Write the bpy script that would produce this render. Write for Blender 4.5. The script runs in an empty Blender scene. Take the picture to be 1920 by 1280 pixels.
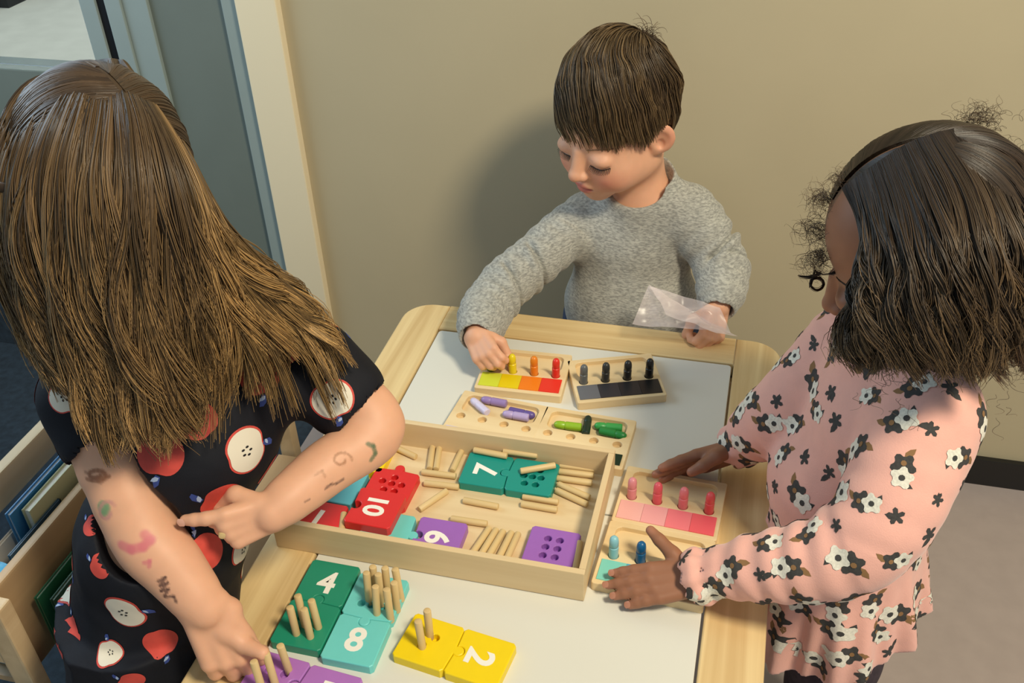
import bpy, bmesh, math, random
import numpy as np
from mathutils import Vector, Matrix
from mathutils.geometry import tessellate_polygon
from mathutils.bvhtree import BVHTree

scene = bpy.context.scene
col = scene.collection
random.seed(4)
RNG = np.random.default_rng(11)

# ------------------------------------------------------------------ camera
FPX = 1843.1
def _cam_axes(y, p, r):
    cy, sy, cp, sp = math.cos(y), math.sin(y), math.cos(p), math.sin(p)
    f = np.array([sy*cp, cy*cp, -sp]); R = np.array([cy, -sy, 0.]); U = np.cross(R, f)
    return math.cos(r)*R + math.sin(r)*U, -math.sin(r)*R + math.cos(r)*U, f
CR, CU, CF = _cam_axes(-0.2722, 0.6201, -0.0399)
CC = np.array([0.2206, -1.2372, 1.3415])
cam_data = bpy.data.cameras.new('camera')
cam_data.sensor_width = 36; cam_data.lens = FPX*36/1920
cam_data.clip_start = 0.02
cam = bpy.data.objects.new('camera', cam_data); col.objects.link(cam)
cam.matrix_world = Matrix((
    (CR[0], CU[0], -CF[0], CC[0]), (CR[1], CU[1], -CF[1], CC[1]),
    (CR[2], CU[2], -CF[2], CC[2]), (0, 0, 0, 1)))
scene.camera = cam

# ------------------------------------------------------------------ light
scene.view_settings.view_transform = 'Standard'
scene.view_settings.look = 'None'
scene.view_settings.gamma = 1
scene.view_settings.exposure = 0.0
scene.view_settings.use_curve_mapping = False
w = bpy.data.worlds.new('room_ambience'); scene.world = w; w.use_nodes = True
w.node_tree.nodes['Background'].inputs[0].default_value = (0.70, 0.88, 1.0, 1)
w.node_tree.nodes['Background'].inputs[1].default_value = 0.38

def area(name, loc, target, size, energy, color, shape='DISK'):
    l = bpy.data.lights.new(name, 'AREA'); l.shape = shape; l.size = size
    l.energy = energy; l.color = color
    o = bpy.data.objects.new(name, l); col.objects.link(o)
    o.location = loc
    o.rotation_euler = (Vector(target)-Vector(loc)).to_track_quat('-Z', 'Y').to_euler()
    return o
area('ceiling_lamp', (1.22, -1.22, 2.62), (0.0, -0.25, 0.5), 0.46, 61, (1.0, 0.89, 0.67))
area('window_daylight', (-1.45, -0.25, 1.45), (0.2, -0.35, 0.5), 1.0, 11, (0.66, 0.84, 1.0))

area('daylight_outside', (-2.2, 2.4, 2.6), (-2.2, 1.2, 0.1), 1.6, 44, (1.0, 0.97, 0.88))
# ------------------------------------------------------------------ geometry helpers
def ray(x, y):
    return CF + CR*(x-960)/FPX - CU*(y-640)/FPX
def P(x, y, D):
    return CC + ray(x, y)*D
def onz(x, y, z):
    d = ray(x, y); return CC + d*(z-CC[2])/d[2]
def ony(x, y, Y):
    d = ray(x, y); return CC + d*(Y-CC[1])/d[1]
def unit(v):
    v = np.asarray(v, float); return v/np.linalg.norm(v)

def tag(o, label=None, cat=None, group=None, kind=None):
    if label: o['label'] = label
    if cat: o['category'] = cat
    if group: o['group'] = group
    if kind: o['kind'] = kind
    return o
def empty(name, loc, rotz=0, label=None, cat=None, group=None, kind=None):
    o = bpy.data.objects.new(name, None); col.objects.link(o)
    o.empty_display_size = 0.02
    o.location = loc; o.rotation_euler = (0, 0, rotz)
    return tag(o, label, cat, group, kind)

def mesh_obj(name, verts, faces, mat=None, parent=None, smooth=False, local=False, mats=None, fmat=None):
    """verts in world space unless local; parented objects keep world placement"""
    me = bpy.data.meshes.new(name)
    me.from_pydata([tuple(v) for v in verts], [], [tuple(f) for f in faces])
    me.validate()
    o = bpy.data.objects.new(name, me); col.objects.link(o)
    for m in (mats or ([mat] if mat else [])): me.materials.append(m)
    if fmat is not None:
        me.polygons.foreach_set('material_index', fmat)
    if smooth: me.polygons.foreach_set('use_smooth', [True]*len(me.polygons))
    if parent: attach(o, parent, local)
    return o
def attach(o, parent, local=False):
    o.parent = parent
    if not local:
        o.matrix_parent_inverse = world_mat(parent).inverted()
def world_mat(o):
    m = Matrix.LocRotScale(o.location, o.rotation_euler, o.scale)
    if o.parent: m = world_mat(o.parent) @ o.matrix_parent_inverse @ m
    return m
def np_mesh(name, V, quads, mat, parent=None, colors=None, smooth=True, tris=None):
    me = bpy.data.meshes.new(name)
    nq = len(quads); nt = 0 if tris is None else len(tris)
    me.vertices.add(len(V)); me.vertices.foreach_set('co', np.asarray(V, np.float32).ravel())
    me.loops.add(nq*4+nt*3)
    idx = np.asarray(quads, np.int32).ravel()
    if nt: idx = np.concatenate([idx, np.asarray(tris, np.int32).ravel()])
    me.loops.foreach_set('vertex_index', idx)
    me.polygons.add(nq+nt)
    st = np.concatenate([np.arange(nq)*4, nq*4+np.arange(nt)*3]).astype(np.int32)
    me.polygons.foreach_set('loop_start', st)
    me.update(calc_edges=True)
    if smooth: me.polygons.foreach_set('use_smooth', np.ones(nq+nt, bool))
    if colors is not None:
        at = me.color_attributes.new('tint', 'FLOAT_COLOR', 'POINT')
        c = np.ones((len(V), 4), np.float32); c[:, :3] = colors
        at.data.foreach_set('color', c.ravel())
    me.materials.append(mat)
    o = bpy.data.objects.new(name, me); col.objects.link(o)
    if parent: attach(o, parent)
    return o

class MB:
    """collects simple shapes and links them as one mesh object"""
    def __init__(s): s.v = []; s.f = []
    def add(s, v, f):
        n = len(s.v); s.v += [tuple(p) for p in v]; s.f += [tuple(i+n for i in q) for q in f]
    def box(s, x0, x1, y0, y1, z0, z1, M=None, b=0.0):
        bm = bmesh.new()
        bmesh.ops.create_cube(bm, size=1, matrix=Matrix.Translation(((x0+x1)/2, (y0+y1)/2, (z0+z1)/2)) @ Matrix.Diagonal((x1-x0, y1-y0, z1-z0, 1)))
        if b > 0:
            bmesh.ops.bevel(bm, geom=bm.edges[:], offset=b, segments=2, profile=0.7, affect='EDGES')
        if M is not None: bmesh.ops.transform(bm, matrix=M, verts=bm.verts)
        bm.verts.index_update()
        s.add([v.co for v in bm.verts], [[v.index for v in f.verts] for f in bm.faces]); bm.free()
        return s
    def lathe(s, prof, n=16, M=None):
        """prof: list of (r, z); closed with end caps"""
        M = M or Matrix()
        v = []; f = []
        for r, z in prof:
            for k in range(n):
                a = 2*math.pi*k/n; v.append(M @ Vector((r*math.cos(a), r*math.sin(a), z)))
        for i in range(len(prof)-1):
            for k in range(n):
                f.append((i*n+k, i*n+(k+1) % n, (i+1)*n+(k+1) % n, (i+1)*n+k))
        f.append(tuple(range(n))[::-1]); f.append(tuple((len(prof)-1)*n+k for k in range(n)))
        s.add(v, f); return s
    def tube(s, pts, r, n=8):
        pts = [Vector(p) for p in pts]; v = []; f = []
        for i, p in enumerate(pts):
            t = (pts[min(i+1, len(pts)-1)]-pts[max(i-1, 0)]).normalized()
            a = t.cross(Vector((0.3, 0.2, 1))).normalized(); b = t.cross(a)
            rr = r[i] if hasattr(r, '__len__') else r
            for k in range(n):
                w_ = 2*math.pi*k/n; v.append(p+(a*math.cos(w_)+b*math.sin(w_))*rr)
        for i in range(len(pts)-1):
            for k in range(n): f.append((i*n+k, i*n+(k+1) % n, (i+1)*n+(k+1) % n, (i+1)*n+k))
        f.append(tuple(range(n))[::-1]); f.append(tuple((len(pts)-1)*n+k for k in range(n)))
        s.add(v, f); return s
    def build(s, name, mat, parent=None, smooth=False, local=False):
        o = mesh_obj(name, s.v, s.f, mat, parent, smooth, local)
        if smooth == 'auto':
            o.data.polygons.foreach_set('use_smooth', [True]*len(o.data.polygons))
            o.data.set_sharp_from_angle(angle=math.radians(38))
        return o

def offset_poly(poly, d):
    """move every vertex inwards (counter-clockwise polygon) by d"""
    n = len(poly); out = []
    for i in range(n):
        p0, p1, p2 = Vector(poly[i-1]), Vector(poly[i]), Vector(poly[(i+1) % n])
        a = (p1-p0).normalized(); b = (p2-p1).normalized()
        na = Vector((-a.y, a.x)); nb = Vector((-b.y, b.x)); m = na+nb
        if m.length < 1e-6: m = na
        m.normalize(); k = d/max(0.5, m.dot(na))
        out.append((p1.x+m.x*k, p1.y+m.y*k))
    return out
def slab(mb, outer, holes, z0, z1, bev=0.0008, M=None):
    """prism over polygon `outer` with pockets: holes = [(poly ccw, floor z)]"""
    M = M or Matrix()
    V = []; F = []
    def ring(poly, z):
        s = len(V); V.extend([M @ Vector((x, y, z)) for x, y in poly]); return list(range(s, s+len(poly)))
    def wall(a, b):
        n = len(a)
        for i in range(n): F.append((a[i], a[(i+1) % n], b[(i+1) % n], b[i]))
    r0 = ring(outer, z0); r1 = ring(outer, z1-bev); r2 = ring(offset_poly(outer, bev*.35), z1-bev*.35)
    ti = offset_poly(outer, bev); r3 = ring(ti, z1)
    wall(r0, r1); wall(r1, r2); wall(r2, r3); F.append(tuple(reversed(r0)))
    loops = [[Vector((x, y, 0)) for x, y in ti]]; idx = list(r3)
    for poly, zf in holes:
        pe = offset_poly(poly, -bev*.6)
        h0 = ring(pe, z1); h1 = ring(poly, z1-bev*.6); h2 = ring(poly, zf)
        wall(list(reversed(h0)), list(reversed(h1))); wall(list(reversed(h1)), list(reversed(h2)))
        F.append(tuple(h2))
        loops.append([Vector((x, y, 0)) for x, y in reversed(pe)]); idx += list(reversed(h0))
    for t in tessellate_polygon(loops):
        a, b, c = (idx[i] for i in t)
        va, vb, vc = V[a], V[b], V[c]
        nz = (M.inverted() @ vb-M.inverted() @ va).cross(M.inverted() @ vc-M.inverted() @ va).z
        F.append((a, b, c) if nz > 0 else (a, c, b))
    mb.add(V, F)
def rrect(x0, x1, y0, y1, r, n=5):
    out = []
    for cx, cy, a0 in ((x1-r, y1-r, 0), (x0+r, y1-r, 90), (x0+r, y0+r, 180), (x1-r, y0+r, 270)):
        for k in range(n+1):
            a = math.radians(a0+90*k/n); out.append((cx+r*math.cos(a), cy+r*math.sin(a)))
    return out
def circ(x, y, r, n=14):
    return [(x+r*math.cos(2*math.pi*k/n), y+r*math.sin(2*math.pi*k/n)) for k in range(n)]

# ------------------------------------------------------------------ materials
def srgb(r, g, b):
    f = lambda c: (c/255/12.92) if c/255 <= 0.04045 else ((c/255+0.055)/1.055)**2.4
    return (f(r), f(g), f(b), 1)
def mat(name, color, rough=0.5, noise=0.0, nscale=20, bump=0.0, bscale=200, metallic=0, spec=0.5, sss=0, sheen=0, coat=0, stretch=(1, 1, 1), attr=False, hairlike=False):
    m = bpy.data.materials.new(name); m.use_nodes = True
    nt = m.node_tree; b = nt.nodes['Principled BSDF']
    b.inputs['Base Color'].default_value = color
    b.inputs['Roughness'].default_value = rough
    b.inputs['Metallic'].default_value = metallic
    b.inputs['Specular IOR Level'].default_value = spec
    b.inputs['Coat Weight'].default_value = coat
    if sss:
        b.inputs['Subsurface Weight'].default_value = sss
        b.inputs['Subsurface Radius'].default_value = (1, .4, .2)
        b.inputs['Subsurface Scale'].default_value = 0.006
    if sheen: b.inputs['Sheen Weight'].default_value = sheen
    tc = nt.nodes.new('ShaderNodeTexCoord'); mp = nt.nodes.new('ShaderNodeMapping')
    mp.inputs['Scale'].default_value = stretch
    nt.links.new(tc.outputs['Object'], mp.inputs['Vector'])
    src = None
    if attr:
        a = nt.nodes.new('ShaderNodeAttribute'); a.attribute_name = 'tint'; src = a.outputs['Color']
        nt.links.new(src, b.inputs['Base Color'])
    if noise:
        n = nt.nodes.new('ShaderNodeTexNoise'); n.inputs['Scale'].default_value = nscale; n.inputs['Detail'].default_value = 4
        nt.links.new(mp.outputs[0], n.inputs['Vector'])
        mr = nt.nodes.new('ShaderNodeMapRange'); mr.inputs[1].default_value = 0.3; mr.inputs[2].default_value = 0.7
        mr.inputs[3].default_value = 1-noise; mr.inputs[4].default_value = 1+noise
        nt.links.new(n.outputs[0], mr.inputs[0])
        mx = nt.nodes.new('ShaderNodeMix'); mx.data_type = 'RGBA'; mx.blend_type = 'MULTIPLY'; mx.inputs[0].default_value = 1
        if src: nt.links.new(src, mx.inputs[6])
        else: mx.inputs[6].default_value = color
        nt.links.new(mr.outputs[0], mx.inputs[7]); nt.links.new(mx.outputs[2], b.inputs['Base Color'])
    if bump:
        n2 = nt.nodes.new('ShaderNodeTexNoise'); n2.inputs['Scale'].default_value = bscale; n2.inputs['Detail'].default_value = 3
        nt.links.new(mp.outputs[0], n2.inputs['Vector'])
        bp = nt.nodes.new('ShaderNodeBump'); bp.inputs['Strength'].default_value = bump; bp.inputs['Distance'].default_value = 0.001
        nt.links.new(n2.outputs[0], bp.inputs['Height']); nt.links.new(bp.outputs[0], b.inputs['Normal'])
    return m
def wood(name, c1, c2, axis='Y', scale=1.0, rough=0.45, contrast=(0.35, 0.7)):
    m = bpy.data.materials.new(name); m.use_nodes = True
    nt = m.node_tree; b = nt.nodes['Principled BSDF']; b.inputs['Roughness'].default_value = rough
    tc = nt.nodes.new('ShaderNodeTexCoord'); mp = nt.nodes.new('ShaderNodeMapping')
    s = {'X': (2.0, 60, 60), 'Y': (60, 2.0, 60), 'Z': (60, 60, 2.0)}[axis]
    mp.inputs['Scale'].default_value = [k*scale for k in s]
    nt.links.new(tc.outputs['Object'], mp.inputs['Vector'])
    n = nt.nodes.new('ShaderNodeTexNoise'); n.inputs['Scale'].default_value = 1.0; n.inputs['Detail'].default_value = 5; n.inputs['Distortion'].default_value = 0.6
    nt.links.new(mp.outputs[0], n.inputs['Vector'])
    cr = nt.nodes.new('ShaderNodeValToRGB')
    cr.color_ramp.elements[0].position = contrast[0]; cr.color_ramp.elements[0].color = c1
    cr.color_ramp.elements[1].position = contrast[1]; cr.color_ramp.elements[1].color = c2
    nt.links.new(n.outputs[0], cr.inputs[0]); nt.links.new(cr.outputs[0], b.inputs['Base Color'])
    bp = nt.nodes.new('ShaderNodeBump'); bp.inputs['Strength'].default_value = 0.12; bp.inputs['Distance'].default_value = 0.0005
    nt.links.new(n.outputs[0], bp.inputs['Height']); nt.links.new(bp.outputs[0], b.inputs['Normal'])
    return m
# ================================================================== the setting
M = {}
M['wall'] = mat('wall_paint', srgb(188, 174, 142), 0.75, noise=0.02, nscale=6, bump=0.05, bscale=90)
M['floor'] = mat('floor_vinyl', srgb(164, 150, 144), 0.55, noise=0.04, nscale=30, bump=0.03, bscale=200)
M['carpet'] = mat('dark_carpet', srgb(38, 50, 60), 0.95, noise=0.3, nscale=60, bump=0.6, bscale=600)
M['base'] = mat('baseboard_rubber', srgb(22, 21, 20), 0.35)
M['white_trim'] = mat('cream_trim', srgb(238, 222, 188), 0.5)
M['grey_frame'] = mat('grey_frame', srgb(146, 158, 154), 0.45, noise=0.02)
M['grey_panel'] = mat('grey_panel', srgb(112, 120, 112), 0.5, noise=0.03, nscale=12)
M['gasket'] = mat('black_gasket', srgb(12, 13, 16), 0.4)
M['sill'] = mat('pale_render', srgb(205, 203, 190), 0.8, noise=0.05, nscale=12)
WY = 0.309
XT = -0.597
def struct(name, mb, m, parent=None):
    o = mb.build(name, m, parent)
    if not parent: o['kind'] = 'structure'
    return o
struct('wall_back', MB().box(XT-0.03, 2.6, WY, WY+0.12, 0, 2.7), M['wall'])
struct('floor', MB().box(-0.62, 2.6, -2.6, WY+0.12, -0.05, 0), M['floor'])
struct('floor_carpet', MB().box(-3.0, -0.62, -2.6, 1.6, -0.05, -0.001), M['carpet'])
struct('baseboard_back', MB().box(XT, 2.6, WY-0.012, WY, 0, 0.062, b=0.002), M['base'])
# white jamb and the grey glazed partition beyond it
struct('trim_1', MB().box(-0.674, XT, WY-0.018, WY+0.10, 0, 2.7, b=0.003), M['white_trim'])
win = empty('window_1', (-0.9, WY, 0)); win['kind'] = 'structure'
MB().box(-0.707, -0.674, WY-0.006, WY+0.08, 0, 2.7, b=0.002).build('frame_edge', M['grey_frame'], win)
MB().box(-0.855, -0.707, WY+0.004, WY+0.06, 0, 2.7).build('grey_panel', M['grey_panel'], win)
MB().box(-0.905, -0.855, WY-0.004, WY+0.06, 0, 2.7, b=0.002).build('mullion', M['grey_frame'], win)
MB().box(-0.937, -0.905, WY-0.010, WY+0.05, 0, 2.7, b=0.002).build('mullion_lip', M['grey_frame'], win)
MB().box(-0.958, -0.937, WY-0.002, WY+0.05, 0, 2.7).build('gasket', M['gasket'], win)
MB().box(-0.990, -0.958, WY-0.008, WY+0.06, 0, 2.7, b=0.002).build('glazing_bead', M['grey_frame'], win)
MB().box(-2.2, -0.990, WY-0.002, WY+0.06, 0.58, 0.700, b=0.003).build('window_rail', M['grey_panel'], win)
MB().box(-2.2, -0.990, WY+0.012, WY+0.016, 0.0, 0.58).build('lower_panel', M['carpet'], win)
glass = mat('glass', (0.9, 0.97, 1, 1), 0.02); gb = glass.node_tree.nodes['Principled BSDF']; gb.inputs['Transmission Weight'].default_value = 1; gb.inputs['IOR'].default_value = 1.1; glass.node_tree.links.clear() if False else None
MB().box(-2.2, -0.990, WY+0.02, WY+0.024, 0.70, 2.7).build('pane', glass, win)
# pale ground slab outside the glass, dark block added at its far left
struct('ground_outside', MB().box(-5.0, -0.7, WY+0.2, 4.2, 0.0, 0.10), M['sill'])
struct('trim_2', MB().box(-5.0, -3.02, 2.42, 2.7, 0.10, 0.6), M['gasket'])

# ================================================================== wooden book display at the left
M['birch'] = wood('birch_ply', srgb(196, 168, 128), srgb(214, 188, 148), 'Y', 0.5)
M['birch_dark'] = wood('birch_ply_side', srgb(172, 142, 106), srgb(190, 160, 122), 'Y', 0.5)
shelf = empty('book_display', (-0.62, -0.40, 0), 0, 'pale wooden book display rack standing on dark carpet behind the long-haired child', 'book rack')
MB().box(-0.680, -0.664, -0.672, 0.0, 0.452, 0.500, b=0.003).build('back_rail', M['birch'], shelf)
MB().box(-0.680, -0.664, -0.672, 0.0, 0.30, 0.335, b=0.003).build('back_rail', M['birch'], shelf)
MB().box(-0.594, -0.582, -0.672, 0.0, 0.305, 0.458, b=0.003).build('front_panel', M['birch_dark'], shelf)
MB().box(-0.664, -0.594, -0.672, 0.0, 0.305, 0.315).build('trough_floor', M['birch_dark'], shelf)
for yy in (-0.672, 0.0):
    MB().box(-0.582, -0.552, yy-0.011, yy+0.011, 0.0, 0.462, b=0.003).build('leg', M['birch'], shelf)
    MB().box(-0.700, -0.680, yy-0.011, yy+0.011, 0.0, 0.500, b=0.003).build('leg', M['birch'], shelf)
    MB().box(-0.680, -0.582, yy-0.010, yy+0.010, 0.36, 0.385, b=0.002).build('side_rail', M['birch'], shelf)
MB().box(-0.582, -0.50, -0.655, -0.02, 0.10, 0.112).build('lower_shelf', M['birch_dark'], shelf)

def book(name, x, y0, y1, z0, h, t, color, label, page=None, lean=0.0, group=None):
    c = Vector((x, (y0+y1)/2, z0))
    e = empty(name, c, 0, label, 'book', group)
    Mx = Matrix.Translation(c) @ Matrix.Rotation(lean, 4, 'Y')
    L = (y1-y0)/2
    m = mat(name+'_cover', color, 0.35)
    cv = MB(); cv.box(-t/2, -t/2+0.0015, -L, L, 0, h, M=Mx); cv.box(t/2-0.0015, t/2, -L, L, 0, h, M=Mx); cv.box(-t/2, t/2, L-0.0015, L, 0, h, M=Mx)
    cv.build('cover', m, e)
    MB().box(-t/2+0.0015, t/2-0.0015, -L+0.003, L-0.0015, 0.003, h-0.003, M=Mx).build('pages', mat(name+'_pages', page or srgb(215, 210, 196), 0.8, noise=0.12, nscale=400, stretch=(40, 1, 1)), e)
book('picture_book', -0.625, -0.560, -0.36, 0.316, 0.165, 0.008, srgb(50, 118, 170), 'blue picture book standing in the rack trough beside the child\'s arm')
book('picture_book', -0.612, -0.545, -0.36, 0.316, 0.160, 0.012, srgb(186, 186, 150), 'khaki covered book right behind the blue picture book in the rack')
book('picture_book', -0.645, -0.650, -0.42, 0.316, 0.120, 0.006, srgb(206, 200, 190), 'thin pale grey book lying low in the rack trough')
book('picture_book', -0.602, -0.60, -0.50, 0.316, 0.140, 0.004, srgb(60, 84, 104), 'dark slate booklet at the front edge of the rack trough')
book('picture_book', -0.560, -0.625, -0.36, 0.113, 0.305, 0.006, srgb(38, 96, 66), 'dark green tall book below the rack front, nearer the rack')
book('picture_book', -0.545, -0.618, -0.36, 0.113, 0.298, 0.006, srgb(28, 78, 52), 'dark green tall book below the rack front, nearer the dress')
pz = empty('pencil_pouch', (-0.625, -0.625, 0.42), 0, 'bright blue pouch at the end of the rack trough by the left picture edge', 'pouch')
MB().box(-0.642+0.008, -0.598, -0.66, -0.605, 0.317, 0.452, b=0.010).build('body', mat('pouch_blue', srgb(64, 160, 210), 0.4, noise=0.1), pz)
MB().tube([(-0.615, -0.61, 0.4535), (-0.615, -0.635, 0.4545), (-0.618, -0.655, 0.4535)], 0.002).build('zip', mat('pouch_zip', srgb(30, 110, 160), 0.4), pz)
# low metal rails (a second stand) near the floor
M['steel'] = mat('pale_blue_steel', srgb(150, 176, 190), 0.35, metallic=0.3)
rk = empty('floor_rail_stand', (-0.44, -0.75, 0), 0, 'pale blue metal rail stand on the floor beneath the dress hem', 'stand')
for dx in (0, 0.040):
    MB().box(-0.540+dx, -0.528+dx, -0.80, -0.40, 0.262-dx, 0.278-dx, b=0.002).build('rail', M['steel'], rk)
for yy in (-0.79, -0.41):
    MB().box(-0.540, -0.488, yy-0.006, yy+0.006, 0.0, 0.225, b=0.002).build('post', M['steel'], rk)
# ================================================================== children's table
M['pine_y'] = wood('pine_long', srgb(206, 174, 122), srgb(230, 204, 152), 'Y', 1.0)
M['pine_x'] = wood('pine_cross', srgb(206, 172, 118), srgb(230, 204, 152), 'X', 1.0)
M['lid'] = mat('white_laminate', srgb(218, 216, 206), 0.28)
TZ = 0.48; TX = 0.29; RA = 0.066; TL = 0.83; TT = 0.022
table = empty('activity_table', (0, -0.4, 0), 0, "low pine children's activity table with rounded corners and white lids", 'table')
def corner_plank(sx):
    x0, x1 = (-TX, -TX+RA) if sx < 0 else (TX-RA, TX)
    r = 0.045; pts = []
    if sx > 0:
        pts = [(x0, -TL), (x1-r, -TL)] + [(x1-r+r*math.sin(a), -TL+r-r*math.cos(a)) for a in np.linspace(0, math.pi/2, 9)[1:]]
        pts += [(x1-r+r*math.cos(a), -r+r*math.sin(a)) for a in np.linspace(0, math.pi/2, 9)] + [(x0, 0)]
    else:
        pts = [(x1, -TL), (x1, 0)] + [(x0+r-r*math.sin(a), -r+r*math.cos(a)) for a in np.linspace(0, math.pi/2, 9)]
        pts += [(x0+r-r*math.cos(a), -TL+r-r*math.sin(a)) for a in np.linspace(0, math.pi/2, 9)]
    return pts
for sx in (-1, 1):
    mb = MB(); slab(mb, corner_plank(sx), [], TZ-TT, TZ, 0.0022); mb.build('side_rail', M['pine_y'], table)
for y0, y1 in ((-RA+0.0015, 0), (-TL, -TL+RA)):
    mb = MB(); slab(mb, [(-TX+RA+0.0008, y0), (TX-RA-0.0008, y0), (TX-RA-0.0008, y1), (-TX+RA+0.0008, y1)], [], TZ-TT, TZ, 0.0012); mb.build('end_rail', M['pine_x'], table)
MB().box(-TX+RA, TX-RA, -0.415, -0.385, TZ-0.05, TZ-0.018).build('cross_bar', M['pine_x'], table)
for sx in (-1, 1):
    MB().box(sx*(TX-0.045)-0.009, sx*(TX-0.045)+0.009, -TL+0.06, -0.06, TZ-0.085, TZ-TT).build('apron', M['pine_y'], table)
    for y in (-0.06, -TL+0.06):
        mb = MB(); mb.lathe([(0.016, 0.0), (0.019, 0.003), (0.024, 0.30), (0.026, TZ-TT)], 20, Matrix.Translation((sx*(TX-0.05), y, 0))); mb.build('leg', M['pine_y'], table, smooth='auto')
for y in (-0.06, -TL+0.06):
    MB().box(-TX+0.05, TX-0.05, y-0.009, y+0.009, TZ-0.085, TZ-TT).build('apron', M['pine_x'], table)
def lid(y0, y1, label):
    mb = MB(); slab(mb, rrect(-TX+RA+0.0028, TX-RA-0.0028, y0, y1, 0.006, 4), [], TZ-0.014, TZ-0.001, 0.001)
    o = mb.build('table_lid', M['lid']); tag(o, label, 'table lid', 'white lids of the table')
lid(-0.397, -RA-0.001, 'white lid panel of the table under the colour boards, nearest the boy')
lid(-TL+RA+0.002, -0.3995, 'white lid panel of the table under the number tiles, nearest the camera')

# ================================================================== wooden tray
M['tray'] = wood('basswood', srgb(212, 184, 140), srgb(226, 202, 160), 'X', 0.6, 0.55)
M['tray_y'] = wood('basswood_side', srgb(212, 184, 140), srgb(226, 202, 160), 'Y', 0.6, 0.55)
TX0, TX1, TY0, TY1 = -0.273, 0.0945, -0.5345, -0.3300
TH = 0.5235; TFZ = 0.4845
tray = empty('wooden_tray', ((TX0+TX1)/2, (TY0+TY1)/2, TZ), 0, 'shallow pale wooden tray of number tiles and loose pegs in the table middle', 'tray')
MB().box(TX0+0.006, TX1-0.006, TY0+0.006, TY1-0.006, TZ, TFZ).build('bottom', M['tray'], tray)
for a, b in ((TY0, TY0+0.0075), (TY1-0.0075, TY1)):
    MB().box(TX0, TX1, a, b, TZ, TH, b=0.0012).build('long_side', M['tray'], tray)
for a, b in ((TX0, TX0+0.0075), (TX1-0.0075, TX1)):
    MB().box(a, b, TY0+0.0075, TY1-0.0075, TZ, TH, b=0.0012).build('short_side', M['tray_y'], tray)

# ================================================================== tiles
TCOL = {'red': srgb(214, 42, 44), 'teal': srgb(20, 140, 128), 'purple': srgb(154, 98, 184), 'orchid': srgb(172, 112, 190), 'green': srgb(30, 138, 108),
        'aqua': srgb(110, 204, 200), 'yellow': srgb(240, 208, 8), 'aqua_dark': srgb(92, 178, 190)}
MT = {k: mat('painted_'+k, v, 0.38, noise=0.015, nscale=80, bump=0.05, bscale=300) for k, v in TCOL.items()}
M['digit'] = mat('white_print', srgb(240, 236, 226), 0.5)
M['hole'] = mat('drilled_wood', srgb(120, 90, 60), 0.8)
TS = 0.0292
def jig(side=None, sign=0, s=TS):
    """square outline with one knob (+1) or socket (-1) on a side"""
    pts = [(-s, -s), (s, -s), (s, s), (-s, s)]
    out = []
    names = ['B', 'R', 'T', 'L']
    for i in range(4):
        a = Vector(pts[i]); b = Vector(pts[(i+1) % 4]); t = (b-a).normalized(); n = Vector((t.y, -t.x))
        r = 0.003
        out += [tuple(a+t*r)]
        if names[i] == side:
            m = (a+b)/2; rr = 0.0062; off = 0.0050*sign
            cc = m+n*off
            for k in range(13):
                th = math.radians(-126+252*k/12)
                p = cc+n*(rr*math.cos(th)*sign)+t*(rr*math.sin(th))
                out.append(tuple(p))
        out += [tuple(b-t*r)]
    return out
HOLES = {'red': [(0, .017), (-.013, .008), (0, .006), (.013, .006), (-.006, -.006), (.008, -.006)], 1: [(0, 0)], 2: [(-.008, 0), (.008, 0)], 4: [(-.008, -.008), (.008, -.008), (-.008, .008), (.008, .008)],
         5: [(-.009, -.009), (.009, -.009), (-.009, .009), (.009, .009), (0, 0)],
         6: [(-.007, -.013), (.007, -.013), (-.007, 0), (.007, 0), (-.007, .013), (.007, .013)],
         7: [(-.013, -.007), (0, -.011), (.013, -.007), (-.013, .007), (0, .011), (.013, .007), (0, 0)],
         8: [(-.012, -.012), (0, -.012), (.012, -.012), (-.007, 0), (.007, 0), (-.012, .012), (0, .012), (.012, .012)],
         10: [(-.015, -.012), (-.005, -.012), (.005, -.012), (.015, -.012), (-.01, 0), (.01, 0), (-.015, .012), (-.005, .012), (.005, .012), (.015, .012)]}
TT_ = 0.0115
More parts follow.
